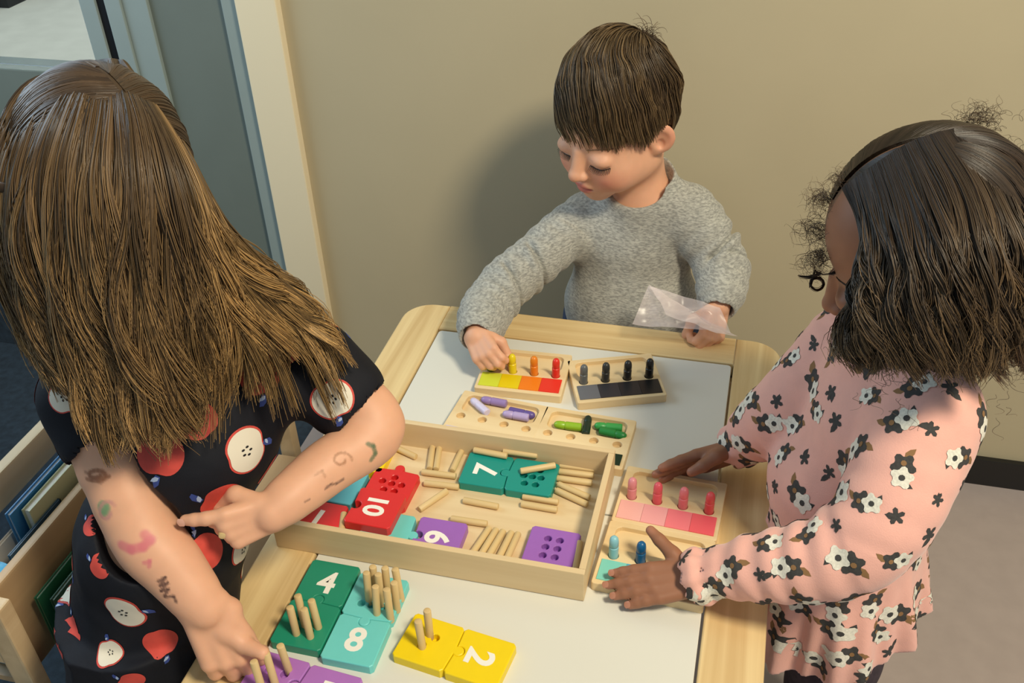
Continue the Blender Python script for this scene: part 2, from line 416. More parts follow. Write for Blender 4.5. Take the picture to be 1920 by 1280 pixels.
def tile(center, z, color, rot, label, digit=None, drot=0, holes=None, side=None, sign=0, tilt=(0, 0), hrot=0, dsize=0.041):
    e = empty('number_tile' if digit else 'peg_tile', (center[0], center[1], z), 0, label, 'puzzle tile')
    e.rotation_euler = (tilt[0], tilt[1], rot)
    h = []
    if holes:
        c, s = math.cos(hrot), math.sin(hrot)
        h = [(circ(x*c-y*s, x*s+y*c, 0.0046, 12), 0.003) for x, y in HOLES[holes]]
    mb = MB(); slab(mb, jig(side, sign), h, 0, TT_, 0.0011)
    mb.build('tile_block', MT[color], e, local=True)
    if digit:
        cu = bpy.data.curves.new('digit', 'FONT'); cu.body = digit; cu.size = dsize; cu.offset = 0.0011
        cu.extrude = 0.00015; cu.align_x = 'CENTER'; cu.align_y = 'CENTER'; cu.resolution_u = 4
        cu.fill_mode = 'BOTH'
        if len(digit) > 1: cu.space_character = 0.95
        t = bpy.data.objects.new('digit', cu); col.objects.link(t)
        bpy.context.view_layer.update()
        me = bpy.data.meshes.new_from_object(t.evaluated_get(bpy.context.evaluated_depsgraph_get()))
        bpy.data.objects.remove(t)
        co = np.zeros(len(me.vertices)*3); me.vertices.foreach_get('co', co); co = co.reshape(-1, 3)
        mid = (co.max(0)+co.min(0))/2; co[:, :2] -= mid[:2]
        c, s = math.cos(drot), math.sin(drot)
        co = np.stack([co[:, 0]*c-co[:, 1]*s, co[:, 0]*s+co[:, 1]*c, co[:, 2]+TT_+0.0002], 1)
        me.vertices.foreach_set('co', co.ravel()); me.materials.clear(); me.materials.append(M['digit'])
        d = bpy.data.objects.new('printed_number', me); col.objects.link(d); attach(d, e, True)
    return e
H = math.pi/2
# on the white lid
LZ = TZ-0.0009
gx, gy = -0.1885, -0.5800
tile((gx, gy), LZ, 'green', 0, 'dark green number tile printed with a white 4', '4', 0.0, side='B', sign=-1)
tg = tile((gx, gy-0.0587), LZ, 'green', 0, 'dark green peg tile holding four wooden pegs', holes=4, side='T', sign=1)
ax, ay = gx+0.0603, -0.5865
ta = tile((ax, ay), LZ, 'aqua', 0, 'light aqua peg tile bristling with eight wooden pegs', holes=8, side='B', sign=1)
tile((ax, ay-0.0587), LZ, 'aqua', 0, 'light aqua number tile printed with a white 8', '8', 0.0, side='T', sign=-1)
yc = onz(815, 1190, TZ+0.011); yr = math.radians(-1)
ydir = unit(onz(965, 1205, TZ+0.011)-onz(780, 1147, TZ+0.011)); yr = math.atan2(ydir[1], ydir[0])
yo = onz(780, 1147, TZ+0.011)+ydir*TS+np.array([ydir[1], -ydir[0], 0])*TS
ty = tile(yo[:2], LZ, 'yellow', yr, 'bright yellow peg tile with two wooden pegs standing in it', holes=2, hrot=H*0.6, side='R', sign=1)
tile((yo+ydir*0.0590)[:2], LZ, 'yellow', yr, 'bright yellow number tile printed with a white 2', '2', -H, side='L', sign=-1)
po = onz(608, 1236, TZ+0.011); pr = math.radians(-4)
pd = np.array([math.cos(pr), math.sin(pr), 0]); pn = np.array([math.sin(pr), -math.cos(pr), 0])
pb = onz(590, 1233, TZ+0.011)
tpc = pb-pd*(TS+0.0006)+pn*(TS+0.006); tnc = pb+pd*(TS+0.0006)+pn*(TS+0.007)
tp = tile(tpc[:2], LZ, 'orchid', pr, 'purple peg tile on the table under the reaching hand', holes=5, side='R', sign=-1)
tile(tnc[:2], LZ, 'orchid', pr, 'purple number tile printed with a white 5, cut by the bottom of the picture', '5', 0, side='L', sign=1)

# inside the tray
def tdir(p, q, z):
    a, b = onz(*p, z), onz(*q, z); d = b-a; return a, math.atan2(d[1], d[0])
Z7 = TFZ+0.0
c7 = onz(912, 880, TFZ+TT_); r7 = math.atan2(*((onz(1045, 900, .496)-onz(912, 880, .496))[[1, 0]]))
tile(c7[:2], Z7, 'teal', r7, 'teal number tile printed with a white 7 in the tray', '7', H, side='R', sign=-1)
c7b = c7+0.0592*np.array([math.cos(r7), math.sin(r7), 0])
tile(c7b[:2], Z7, 'teal', r7, 'teal peg tile with seven empty holes and a loose peg on top', holes=7, hrot=H, side='L', sign=1)
c10h = onz(731, 912, TFZ+TT_)
tile(c10h[:2], Z7, 'red', r7-0.03, 'red peg tile with empty holes and its knob pointing at the far tray side', holes='red', side='T', sign=1)
c10 = onz(703, 951, TFZ+2*TT_)
tile(c10[:2], TFZ+TT_, 'red', r7-0.02, 'red number tile printed with a white 10', '10', -H, side='L', sign=-1, dsize=0.035)
c1 = onz(592, 966, TFZ+TT_)
tile((-.2362, -.4965), Z7, 'red', -.02, 'red number tile printed with a white 1 in the tray corner', '1', -0.1, side='R', sign=1)
cb = onz(645, 915, TFZ+TT_)
tile((-.2330, -.4365), Z7, 'aqua_dark', 0, 'teal blue tile half hidden under the bare forearm in the tray')
cyl = onz(690, 868, TFZ+TT_)
tile((-.2190, -.3760), Z7, 'yellow', 0.03, 'yellow tile peeking out beneath the elbow in the tray')
c6 = onz(822, 1003, TFZ+TT_)
tile((c6[0], c6[1]-0.004), Z7, 'purple', r7, 'purple number tile printed with a white 6 against the near tray side', '6', -H, side='L', sign=-1)
c6h = onz(1034, 1025, TFZ+TT_)
tile((c6h[0], c6h[1]-0.001), Z7, 'purple', r7-0.02, 'purple peg tile with six empty holes in the near right tray corner', holes=6)
# aqua tile mostly hidden under the red 10
ce = onz(745, 1000, TFZ+TT_)
tile((ce[0]-0.016, ce[1]+0.002), Z7, 'aqua', r7, 'small aqua tile edge showing between the red 10 and purple 6', side='R', sign=1)
# ================================================================== natural wooden pegs
M['peg'] = wood('beech_peg', srgb(206, 176, 122), srgb(226, 200, 148), 'Z', 1.0, 0.5)
PR, PL = 0.0041, 0.045
_pb = MB(); _pb.lathe([(PR-0.0012, 0), (PR-0.0003, 0.0004), (PR, 0.0014), (PR, PL-0.0014), (PR-0.0003, PL-0.0004), (PR-0.0012, PL)], 14)
_peg0 = _pb.build('wooden_peg', M['peg'], smooth='auto')
_peg_used = [False]
def peg(a, b, label, group=None, L=PL):
    """natural peg whose axis runs from a towards b"""
    a = Vector(a); d = (Vector(b)-a).normalized()
    o = _peg0
    if _peg_used[0]: o = _peg0.copy(); col.objects.link(o)
    _peg_used[0] = True
    o.rotation_mode = 'QUATERNION'; o.rotation_quaternion = Vector((0, 0, 1)).rotation_difference(d)
    o.location = a; o.scale = (1, 1, L/PL)
    return tag(o, label, 'peg', group)
def stand(px, py, tpx, tpy, label, group, zt=TZ+0.0105, sink=0.006, L=PL):
    """peg standing in a tile: its visible foot and tip in the photo give foot and lean"""
    base = onz(px, py, zt)
    # keep the tip near vertical: find the point above on the tip ray
    tip = onz(tpx, tpy, zt+L-sink-0.002)
    d = unit(tip-base)
    peg(base-d*sink, base+d, label, group, L)
g = 'pegs standing in the green 4 tile'
for p, l in (((556, 1188, 544, 1140), 'wooden peg standing front left in the green peg tile'),
             ((582, 1194, 570, 1143), 'wooden peg standing front right in the green peg tile'),
             ((597, 1176, 584, 1127), 'wooden peg standing back right in the green peg tile'),
             ((572, 1172, 558, 1116), 'wooden peg standing back left in the green peg tile')):
    stand(*p, l, g)
g = 'pegs standing in the aqua 8 tile'
for p, l in (((707, 1150, 704, 1101), 'wooden peg at the front left of the aqua peg cluster'),
             ((732, 1157, 725, 1106), 'wooden peg at the front middle of the aqua peg cluster'),
             ((744, 1139, 739, 1094), 'wooden peg at the front right of the aqua peg cluster'),
             ((692, 1124, 687, 1075), 'wooden peg at the far left of the aqua peg cluster'),
             ((715, 1127, 709, 1078), 'wooden peg in the centre of the aqua peg cluster'),
             ((703, 1108, 699, 1064), 'wooden peg behind the left of the aqua peg cluster'),
             ((727, 1112, 722, 1066), 'wooden peg at the back middle of the aqua peg cluster'),
             ((751, 1118, 741, 1068), 'wooden peg at the back right of the aqua peg cluster')):
    stand(*p, l, g)
g = 'pegs standing in the yellow 2 tile'
stand(792, 1213, 784, 1166, 'wooden peg at the front of the yellow peg tile', g)
stand(806, 1190, 801, 1146, 'wooden peg at the back of the yellow peg tile', g)
g = 'pegs in the purple tile by the hand'
stand(541, 1255, 526, 1212, 'wooden peg standing right in the purple tile by the fingers', g)
stand(517, 1285, 499, 1226, 'wooden peg pressed under the thumb tip on the purple tile', g, L=0.05)
stand(494, 1300, 476, 1241, 'wooden peg standing left in the purple tile between thumb and finger', g, L=0.05)

def lie(p, q, label, z=TFZ, group='loose wooden pegs lying in the tray'):
    a, b = onz(*p, z+PR), onz(*q, z+PR)
    m = (a+b)/2; d = unit(b-a)
    return peg(m-d*PL/2, m+d, label, group)
T7 = TFZ+TT_
lie((740, 838), (770, 852), 'loose peg lying near the far tray side, beside the elbow')
lie((811, 838), (806, 875), 'loose peg lying lengthwise, leftmost of the pair left of the 7 tile')
lie((824, 838), (818, 877), 'loose peg lying lengthwise, second left of the 7 tile')
lie((867, 842), (849, 880), 'loose peg leaning along the left edge of the 7 tile')
lie((787, 884), (859, 893), 'loose peg lying crosswise left of the 7 tile, upper of two')
lie((794, 905), (862, 913), 'loose peg lying crosswise left of the 7 tile, lower of two')
lie((786, 955), (838, 920), 'loose peg lying diagonally beside the red 10 tile')
lie((867, 937), (936, 950), 'loose peg lying just below the teal 7 tile')
lie((845, 972), (914, 982), 'loose peg lying above the purple 6 tile')
lie((976, 944), (1046, 956), 'loose peg below the teal peg tile, lower of two')
lie((980, 930), (1047, 941), 'loose peg below the teal peg tile, upper of two')
lie((888, 843), (951, 855), 'peg resting on the top edge of the 7 tile', T7)
lie((943, 845), (1008, 854), 'peg resting across the top edge of the teal peg tile', T7)
lie((976, 883), (1041, 872), 'peg lying across the holes of the teal peg tile', T7)
lie((1050, 872), (1114, 880), 'peg lying crosswise right of the teal tile, topmost in the pile')
lie((1047, 883), (1112, 891), 'peg lying crosswise right of the teal tile, second in the pile')
lie((1045, 896), (1108, 905), 'peg lying crosswise right of the teal tile, third in the pile')
lie((1048, 908), (1104, 932), 'peg slanting right of the teal tile, upper of two')
lie((1046, 920), (1098, 944), 'peg slanting right of the teal tile, lower of two')
for k, (p, q) in enumerate((((912, 998), (890, 1030)), ((926, 1000), (905, 1034)), ((939, 1003), (919, 1037)), ((955, 1006), (938, 1040)), ((968, 1008), (952, 1043)))):
    lie(p, q, 'peg in the slanting row by the near tray side, ' + ('leftmost', 'second from the left', 'middle one', 'second from the right', 'rightmost')[k])
lie((1085, 1025), (1079, 1062), 'peg squeezed between purple tile and right tray side', TFZ+0.004)
a = onz(641, 985, TFZ+0.02)
peg(onz(645, 962, TFZ+0.010), onz(641, 992, TFZ+0.010), 'peg lying between the red 1 and red 10 tiles', 'loose wooden pegs lying in the tray')

# ================================================================== colour sorting boards
M['board'] = wood('maple_board', srgb(222, 194, 146), srgb(234, 210, 166), 'X', 0.7, 0.5)
BW, BD, BH = 0.124, 0.098, 0.0125
def cpeg_mb():
    mb = MB(); r = 0.0056
    mb.lathe([(r*.8, 0), (r, 0.001), (r, 0.0210), (r*.86, 0.0219), (r*.86, 0.0226), (r*.97, 0.0234), (r*.97, 0.030), (r*.85, 0.0338), (r*.55, 0.0362), (r*.15, 0.0371)], 18)
    return mb
CP = {}
def cpeg(c, loc, axis, label, group):
    key = tuple(c)
    if key not in CP:
        m = mat('peg_paint', c, 0.35, noise=0.03, nscale=300)
        o = cpeg_mb().build('colour_peg', m, smooth='auto'); CP[key] = o
    else:
        o = CP[key].copy(); col.objects.link(o)
    o.rotation_mode = 'QUATERNION'; o.rotation_quaternion = Vector((0, 0, 1)).rotation_difference(Vector(axis).normalized())
    o.location = loc
    return tag(o, label, 'colour peg', group)
def board(o, rot, colors, label, sy=0.036):
    """o: near left corner on the lid"""
    e = empty('colour_board', (o[0], o[1], LZ), rot, label, 'sorting board')
    hs = [(circ(BW*(k+0.5)/4, 0.0450, 0.0062, 16), 0.0055) for k in range(4)]
    rec = rrect(0.010, BW-0.010, 0.0555, BD-0.007, 0.009, 5)
    mb = MB(); slab(mb, rrect(0, BW, 0, BD, 0.003, 3), hs+[(rec, 0.0060)], 0, BH, 0.0009)
    mb.build('base_board', M['board'], e, local=True)
    for k, c in enumerate(colors):
        m = MB(); x0 = 0.0045+(BW-0.009)*k/4; m.box(x0+0.0001, x0+(BW-0.009)/4-0.0001, 0.0060, sy, BH-0.001, BH+0.0012, b=0.0003)
        m.build('colour_square', mat('square_paint', c, 0.35), e, local=True)
    def loc(x, y, z=0.0):
        c, s = math.cos(rot), math.sin(rot)
        return Vector((o[0]+x*c-y*s, o[1]+x*s+y*c, LZ+z))
    return [loc(BW*(k+0.5)/4, 0.0450, 0.0056) for k in range(4)], loc
def bpos(p, q, z=TZ+0.0):
    a, b = onz(*p, z), onz(*q, z); d = b-a
    return a, math.atan2(d[1], d[0])
# yellow to red
YEL = [srgb(206, 214, 60), srgb(224, 196, 16), srgb(236, 124, 22), srgb(226, 52, 36)]
o, r = bpos((889, 738), (1066, 757)); hp, lc = board(o, r, YEL, 'colour board with yellow-green to red squares under the boy\'s hand')
nm = ['yellow-green', 'yellow', 'orange', 'red']
PEGC = [srgb(170, 180, 40), srgb(228, 206, 26), srgb(226, 130, 28), srgb(222, 50, 36)]
for k in (1, 2, 3): cpeg(PEGC[k], hp[k], (0.02*k-0.03, 0, 1), nm[k]+' peg standing in the yellow to red colour board', 'pegs of the yellow to red board')
bpegloc = hp[0]
# greys
GRY = [srgb(104, 106, 112), srgb(52, 52, 58), srgb(38, 38, 42), srgb(24, 24, 27)]
GRP = [srgb(96, 98, 98), srgb(52, 52, 50), srgb(36, 34, 34), srgb(22, 21, 23)]
o, r = bpos((1083, 768), (1254, 752)); hp, lc = board(o, r, GRY, 'colour board with grey to black squares on the far white lid')
for k, n in enumerate(('mid grey', 'dark grey', 'charcoal', 'black')): cpeg(GRP[k], hp[k], (0.02, 0, 1), n+' peg standing in the grey to black colour board', 'pegs of the grey to black board')
# purples (holes empty, pegs loose in the recess), green
PUR = [srgb(206, 196, 226), srgb(178, 160, 206), srgb(142, 118, 176), srgb(104, 84, 150)]
o = (-0.1445, -0.3140); r = math.radians(-5.2)
purh, purl = board(o, r, PUR, 'colour board with loose purple pegs in its recess, behind the tray', 0.020)
GRN = [srgb(150, 186, 40), srgb(84, 160, 60), srgb(30, 110, 50), srgb(14, 44, 30)]
o2 = (-0.0200, -0.3250); r2 = math.radians(-2.4)
grnh, grnl = board(o2, r2, GRN, 'colour board with loose green pegs in its recess, behind the tray', 0.026)
def rpeg(p, q, c, label, group):
    z = LZ+0.0062+0.0056
    a, b = onz(*p, z), onz(*q, z); m = (a+b)/2; d = unit(b-a)
    cpeg(c, m-d*0.0185, d, label, group)
g = 'loose pegs in the purple board'
rpeg((912, 772), (886, 750), srgb(212, 204, 232), 'palest lilac peg lying slanted in the purple board recess', g)
rpeg((950, 757), (902, 748), srgb(150, 126, 180), 'mid purple peg lying at the far side of the purple board recess', g)
rpeg((958, 770), (1000, 779), srgb(98, 80, 146), 'dark purple peg lying in the purple board recess', g)
rpeg((990, 783), (944, 775), srgb(180, 162, 208), 'light purple peg lying in front of the dark purple one', g)
g = 'loose pegs in the green board'
rpeg((1090, 801), (1039, 795), srgb(140, 180, 40), 'yellow-green peg lying in the green board recess', g)
rpeg((1098, 812), (1103, 783), srgb(20, 44, 32), 'blackish green peg lying crosswise in the green board recess', g)
rpeg((1164, 802), (1117, 798), srgb(60, 160, 76), 'mid green peg lying in the green board recess', g)
rpeg((1126, 807), (1173, 818), srgb(36, 128, 58), 'deep green peg lying nearest the corner of the green board recess', g)
# pinks
PNK = [srgb(240, 178, 172), srgb(238, 164, 164), srgb(240, 122, 130), srgb(236, 92, 102)]
PNP = [srgb(222, 140, 146), srgb(228, 92, 104), srgb(226, 122, 128), srgb(224, 84, 88)]
o, r = bpos((1141, 972), (1342, 1012)); r = math.radians(-3)
pnkh, _ = board((0.1045, -0.4185), r, PNK, 'colour board with pale to strong pink squares between the girl\'s hands')
for k, n in enumerate(('palest pink', 'coral pink', 'mid pink', 'strong red-pink')): cpeg(PNP[k], pnkh[k], (0.01, 0, 1), n+' peg standing in the pink colour board', 'pegs of the pink board')
BLU = [srgb(128, 208, 196), srgb(84, 172, 206), srgb(40, 120, 180), srgb(20, 70, 130)]
bluh, _ = board((0.0985, -0.5160), math.radians(-3), BLU, 'colour board with blue-green squares under the girl\'s near hand')
for k, n, c in ((0, 'pale blue', srgb(140, 196, 206)), (1, 'deep blue', srgb(20, 92, 140))): cpeg(c, bluh[k], (0.01, 0, 1), n+' peg standing in the blue colour board', 'pegs of the blue board')
# ================================================================== implicit surfaces for the figures
class Sdf:
    def __init__(s): s.ops = []
    def cap(s, a, b, ra, rb, k=0.01, sub=False, M=None):
        s.ops.append(('c', np.asarray(a, float), np.asarray(b, float), ra, rb, k, sub, M)); return s
    def ell(s, c, r, k=0.01, sub=False, M=None):
        s.ops.append(('e', np.asarray(c, float), np.asarray(r, float) if hasattr(r, '__len__') else np.array([r]*3, float), 0, 0, k, sub, M)); return s
    def chain(s, pts, rs, k=0.01, n=4, M=None):
        pts = [np.asarray(p, float) for p in pts]
        cp, cr = curve(pts, rs, n)
        for i in range(len(cp)-1): s.cap(cp[i], cp[i+1], cr[i], cr[i+1], k, M=M)
        return s
    def plane(s, p, n, k=0.002):          # keep the side the normal points away from
        s.ops.append(('p', np.asarray(p, float), unit(n), 0, 0, k, True, None)); return s
    def func(s, f): s.ops.append(('f', f, None, 0, 0, 0, False, None)); return s
    def bounds(s):
        lo = np.full(3, 1e9); hi = -lo
        for t, a, b, ra, rb, k, sub, M in s.ops:
            if sub or t in 'fp': continue
            if t == 'c': pts = np.stack([a, b]); rr = max(ra, rb)
            else: pts = a[None]; rr = b.max()
            if M is not None:
                c, R, sc = M; pts = c+(pts @ R.T)*sc; rr = rr*(sc if np.isscalar(sc) else max(sc))
            lo = np.minimum(lo, pts.min(0)-rr-0.006); hi = np.maximum(hi, pts.max(0)+rr+0.006)
        return lo, hi
    def opbox(s):
        out = []
        for t, a, b, ra, rb, k, sub, M in s.ops:
            if t in 'fp': out.append(None); continue
            if t == 'c': pts = np.stack([a, b]); rr = max(ra, rb)+k
            else: pts = a[None]; rr = b.max()+k
            if M is not None: c, R, sc = M; pts = c+(pts @ R.T)*sc; rr = rr*sc
            out.append((pts.min(0)-rr-.045, pts.max(0)+rr+.045))
        s.boxes = out; s.nb = len(s.ops)
    def __call__(s, p):
        d = np.full(len(p), 1.0, np.float32)
        if getattr(s, 'nb', -1) != len(s.ops): s.opbox()
        plo, phi = p.min(0), p.max(0)
        for (t, a, b, ra, rb, k, sub, M), bx in zip(s.ops, s.boxes):
            if t == 'f': d = a(p, d); continue
            if bx is not None and ((plo > bx[1]).any() or (phi < bx[0]).any()): continue
            q = p; sc = 1
            if M is not None:
                c, R, sc = M; q = ((p-c) @ R)/sc
            if t == 'c':
                ba = b-a; h = np.clip(((q-a) @ ba)/max(ba @ ba, 1e-12), 0, 1)
                di = np.linalg.norm(q-a-h[:, None]*ba, axis=1)-(ra+(rb-ra)*h)
            elif t == 'e':
                w_ = (q-a)/b; k0 = np.linalg.norm(w_, axis=1); k1 = np.linalg.norm(w_/b, axis=1)
                di = k0*(k0-1)/np.maximum(k1, 1e-9)
            else: di = (q-a) @ b*-1.0
            if t == 'p':
                # cut away where (q-a).n > 0
                di = (q-a) @ b; d = np.maximum(d, di); continue
            if M is not None: di = di*(sc if np.isscalar(sc) else min(sc)); kk = k*(sc if np.isscalar(sc) else min(sc))
            else: kk = k
            if sub:
                h = np.clip(0.5-0.5*(d+di)/kk, 0, 1); d = d*(1-h)-di*h+kk*h*(1-h)
            else:
                h = np.clip(0.5+0.5*(di-d)/kk, 0, 1); d = di*(1-h)+d*h-kk*h*(1-h)
            d = d.astype(np.float32)
        return d
def curve(pts, rs, n):
    """Catmull-Rom through points and radii"""
    X = np.array([list(p)+[r] for p, r in zip(pts, rs)], float)
    X = np.vstack([2*X[0]-X[1], X, 2*X[-1]-X[-2]]); out = []
    for i in range(1, len(X)-2):
        for j in range(n):
            t = j/n; a, b, c, d = X[i-1], X[i], X[i+1], X[i+2]
            out.append(0.5*(2*b+(c-a)*t+(2*a-5*b+4*c-d)*t*t+(3*b-a-3*c+d)*t**3))
    out.append(X[-2]); out = np.array(out)
    return out[:, :-1], out[:, -1]
def polygonize(f, h, lo=None, hi=None, B=8):
    if lo is None: lo, hi = f.bounds()
    n = np.ceil((hi-lo)/h/B).astype(int)
    N = n*B+1
    cx = [lo[i]+(np.arange(n[i])+0.5)*B*h for i in range(3)]
    C = np.stack(np.meshgrid(*cx, indexing='ij'), -1).reshape(-1, 3)
    def evalp(Pp, size):
        key = np.floor((Pp-lo)/size).astype(np.int64); key = (key[:, 0]*1000+key[:, 1])*1000+key[:, 2]
        o = np.argsort(key, kind='stable'); cuts = np.flatnonzero(np.diff(key[o]))+1
        out = np.empty(len(Pp), np.float32)
        for g_ in np.split(o, cuts): out[g_] = f(Pp[g_])
        return out
    dc = evalp(C, 0.08).reshape(n)
    keep = np.abs(dc) < B*h*0.87*1.25+0.004
    G = np.repeat(np.repeat(np.repeat(np.sign(dc), B, 0), B, 1), B, 2).astype(np.float32)*0.05
    G = np.pad(G, ((0, 1),)*3, mode='edge')
    Kp = np.repeat(np.repeat(np.repeat(keep, B, 0), B, 1), B, 2)
    K = np.zeros(N, bool); K[:-1, :-1, :-1] = Kp
    for ax in range(3):
        sl = [slice(None)]*3; sr = [slice(None)]*3; sl[ax] = slice(1, None); sr[ax] = slice(0, -1)
        K[tuple(sl)] |= K[tuple(sr)]
    I = np.argwhere(K)
    Pt = lo+I*h
    vals = evalp(Pt, 0.04)
    G[K] = vals
    G[0], G[-1] = 1, 1; G[:, 0], G[:, -1] = 1, 1; G[:, :, 0], G[:, :, -1] = 1, 1
    # surface nets
    neg = G < 0
    s8 = np.zeros(np.array(G.shape)-1, np.uint8)
    for dx in (0, 1):
        for dy in (0, 1):
            for dz in (0, 1):
                s8 += neg[dx:neg.shape[0]-1+dx, dy:neg.shape[1]-1+dy, dz:neg.shape[2]-1+dz]
    act = (s8 > 0) & (s8 < 8)
    cells = np.argwhere(act); nc = len(cells)
    idmap = np.full(act.shape, -1, np.int32); idmap[act] = np.arange(nc)
    acc = np.zeros((nc, 3)); cnt = np.zeros(nc)
    corners = [(x, y, z) for x in (0, 1) for y in (0, 1) for z in (0, 1)]
    for a in corners:
        for ax in range(3):
            if a[ax]: continue
            b = list(a); b[ax] = 1
            va = G[tuple((cells+a).T)]; vb = G[tuple((cells+b).T)]
            m = (va < 0) != (vb < 0)
            t = va[m]/(va[m]-vb[m]); p = np.tile(np.array(a, float), (m.sum(), 1)); p[:, ax] += t
            acc[m] += p; cnt[m] += 1
    V = lo+(cells+acc/cnt[:, None])*h
    quads = []
    for ax in range(3):
        sl = [slice(None)]*3; sr = [slice(None)]*3; sl[ax] = slice(0, -1); sr[ax] = slice(1, None)
        ch = neg[tuple(sl)] != neg[tuple(sr)]
        E = np.argwhere(ch)
        o1, o2 = [(1, 2), (2, 0), (0, 1)][ax]
        E = E[(E[:, o1] > 0) & (E[:, o2] > 0)]
        ins = neg[tuple(E.T)]
        def cid(da, db):
            q = E.copy(); q[:, o1] -= da; q[:, o2] -= db; return idmap[tuple(q.T)]
        q = np.stack([cid(1, 1), cid(0, 1), cid(0, 0), cid(1, 0)], 1)
        q[~ins] = q[~ins][:, ::-1]
        quads.append(q)
    Q = np.concatenate(quads)
    Q = Q[(Q >= 0).all(1)]
    return V, Q
def relax(V, Q, it=2, f=0.5):
    for _ in range(it):
        acc = np.zeros_like(V); c = np.zeros(len(V))
        for i in range(4):
            for j in ((i+1) % 4, (i-1) % 4):
                np.add.at(acc, Q[:, i], V[Q[:, j]]); np.add.at(c, Q[:, i], 1)
        V = V*(1-f)+f*acc/np.maximum(c, 1)[:, None]
    return V
def frame(fwd, up=(0, 0, 1)):
    """columns: x = figure's left, y = backwards, z = crown; the face looks along -y"""
    y = -unit(fwd); z = unit(np.asarray(up, float)-y*(np.asarray(up, float) @ y)); x = np.cross(y, z)
    return np.stack([x, y, z], 1)
def sstep(a, b, x): t = np.clip((x-a)/(b-a), 0, 1); return t*t*(3-2*t)

def head(S, c, R, Hh, rx=.315, ry=.38, cy=.055):
    M_ = (np.asarray(c, float), R, Hh)
    S.ell((0, cy, .12), (rx, ry, .385), .02, M=M_)
    S.ell((0, cy-.200, .10), (.255, .195, .25), .10, M=M_)            # forehead
    S.ell((0, -.14, -.17), (.26, .25, .27), .10, M=M_)          # lower face
    for s_ in (-1, 1):
        S.ell((s_*.155, -.235, -.185), (.120, .125, .135), .09, M=M_)   # cheek
        S.ell((s_*.16, -.02, -.24), (.13, .16, .13), .10, M=M_)         # jaw
    S.ell((0, -.285, -.375), (.095, .085, .075), .08, M=M_)      # chin
    S.ell((0, -.325, -.27), (.13, .065, .085), .06, M=M_)        # muzzle
    for s_ in (-1, 1):
        S.ell((s_*.150, -.455, -.035), (.085, .075, .052), .06, sub=True, M=M_)   # socket
        S.ell((s_*.140, -.330, -.040), (.072, .055, .048), .03, M=M_)            # closed lid
        S.cap((s_*.205, -.338, -.072), (s_*.095, -.378, -.078), .008, .008, .006, sub=True, M=M_)   # lash line
    S.cap((0, -.375, -.01), (0, -.425, -.14), .026, .043, .04, M=M_)          # nose
    S.ell((0, -.44, -.152), (.042, .038, .036), .025, M=M_)
    for s_ in (-1, 1):
        S.ell((s_*.046, -.412, -.162), (.026, .032, .026), .018, M=M_)
        S.ell((s_*.022, -.445, -.190), (.012, .014, .010), .008, sub=True, M=M_)
    S.ell((0, -.392, -.252), (.072, .030, .024), .02, M=M_)      # lips
    S.ell((0, -.383, -.298), (.058, .032, .026), .02, M=M_)
    S.cap((-.075, -.378, -.279), (0, -.418, -.272), .0065, .0065, .008, sub=True, M=M_)
    S.cap((.075, -.378, -.279), (0, -.418, -.272), .0065, .0065, .008, sub=True, M=M_)
    for s_ in (-1, 1):                                           # ears
        t = math.radians(-38)*s_
        Re = R @ np.array([[math.cos(t), -math.sin(t), 0], [math.sin(t), math.cos(t), 0], [0, 0, 1.]])
        Me = (c+R @ np.array([s_*(rx-.005), cy-.025, -.07])*Hh, Re, Hh)
        S.ell((s_*.02, .035, .02), (.026, .088, .108), .012, M=Me)
        S.ell((s_*.010, -.01, -.06), (.024, .04, .045), .02, M=Me)
        S.ell((s_*.048, .030, .020), (.024, .056, .070), .012, sub=True, M=Me)
        S.ell((s_*.030, .026, -.010), (.020, .026, .034), .008, sub=True, M=Me)
def face_tint(V, c, R, Hh, skin, lip, blush, base=None):
    q = ((V-c) @ R)/Hh
    col_ = np.tile(np.array(skin, float)[:3], (len(V), 1)) if base is None else base
    inhead = np.linalg.norm(q, axis=1) < .62
    def blend(mk, cc): 
        nonlocal col_; mk = mk*inhead
        col_ = col_*(1-mk[:, None])+np.array(cc)[:3]*mk[:, None]
    front = sstep(-.12, -.25, q[:, 1])
    for s_ in (-1, 1):
        r = np.sqrt(((q[:, 0]-s_*.18)/.13)**2+((q[:, 2]+.19)/.12)**2)
        blend(np.clip(1-r, 0, 1)*0.75*front, blush)
        r = np.sqrt(((q[:, 0]-s_*.40)/.10)**2+((q[:, 1]-.05)/.14)**2+((q[:, 2]+.06)/.14)**2)
        blend(np.clip(1.2-r, 0, 1)*0.40, blush)
    r = np.sqrt((q[:, 0]/.07)**2+((q[:, 2]+.16)/.05)**2); blend(np.clip(1-r, 0, 1)*0.35*front, blush)
    r = np.sqrt((q[:, 0]/.078)**2+((q[:, 2]+.274)/.045)**2)
    blend(sstep(1.05, .75, r)*sstep(-.355, -.375, q[:, 1]), lip)
    return col_
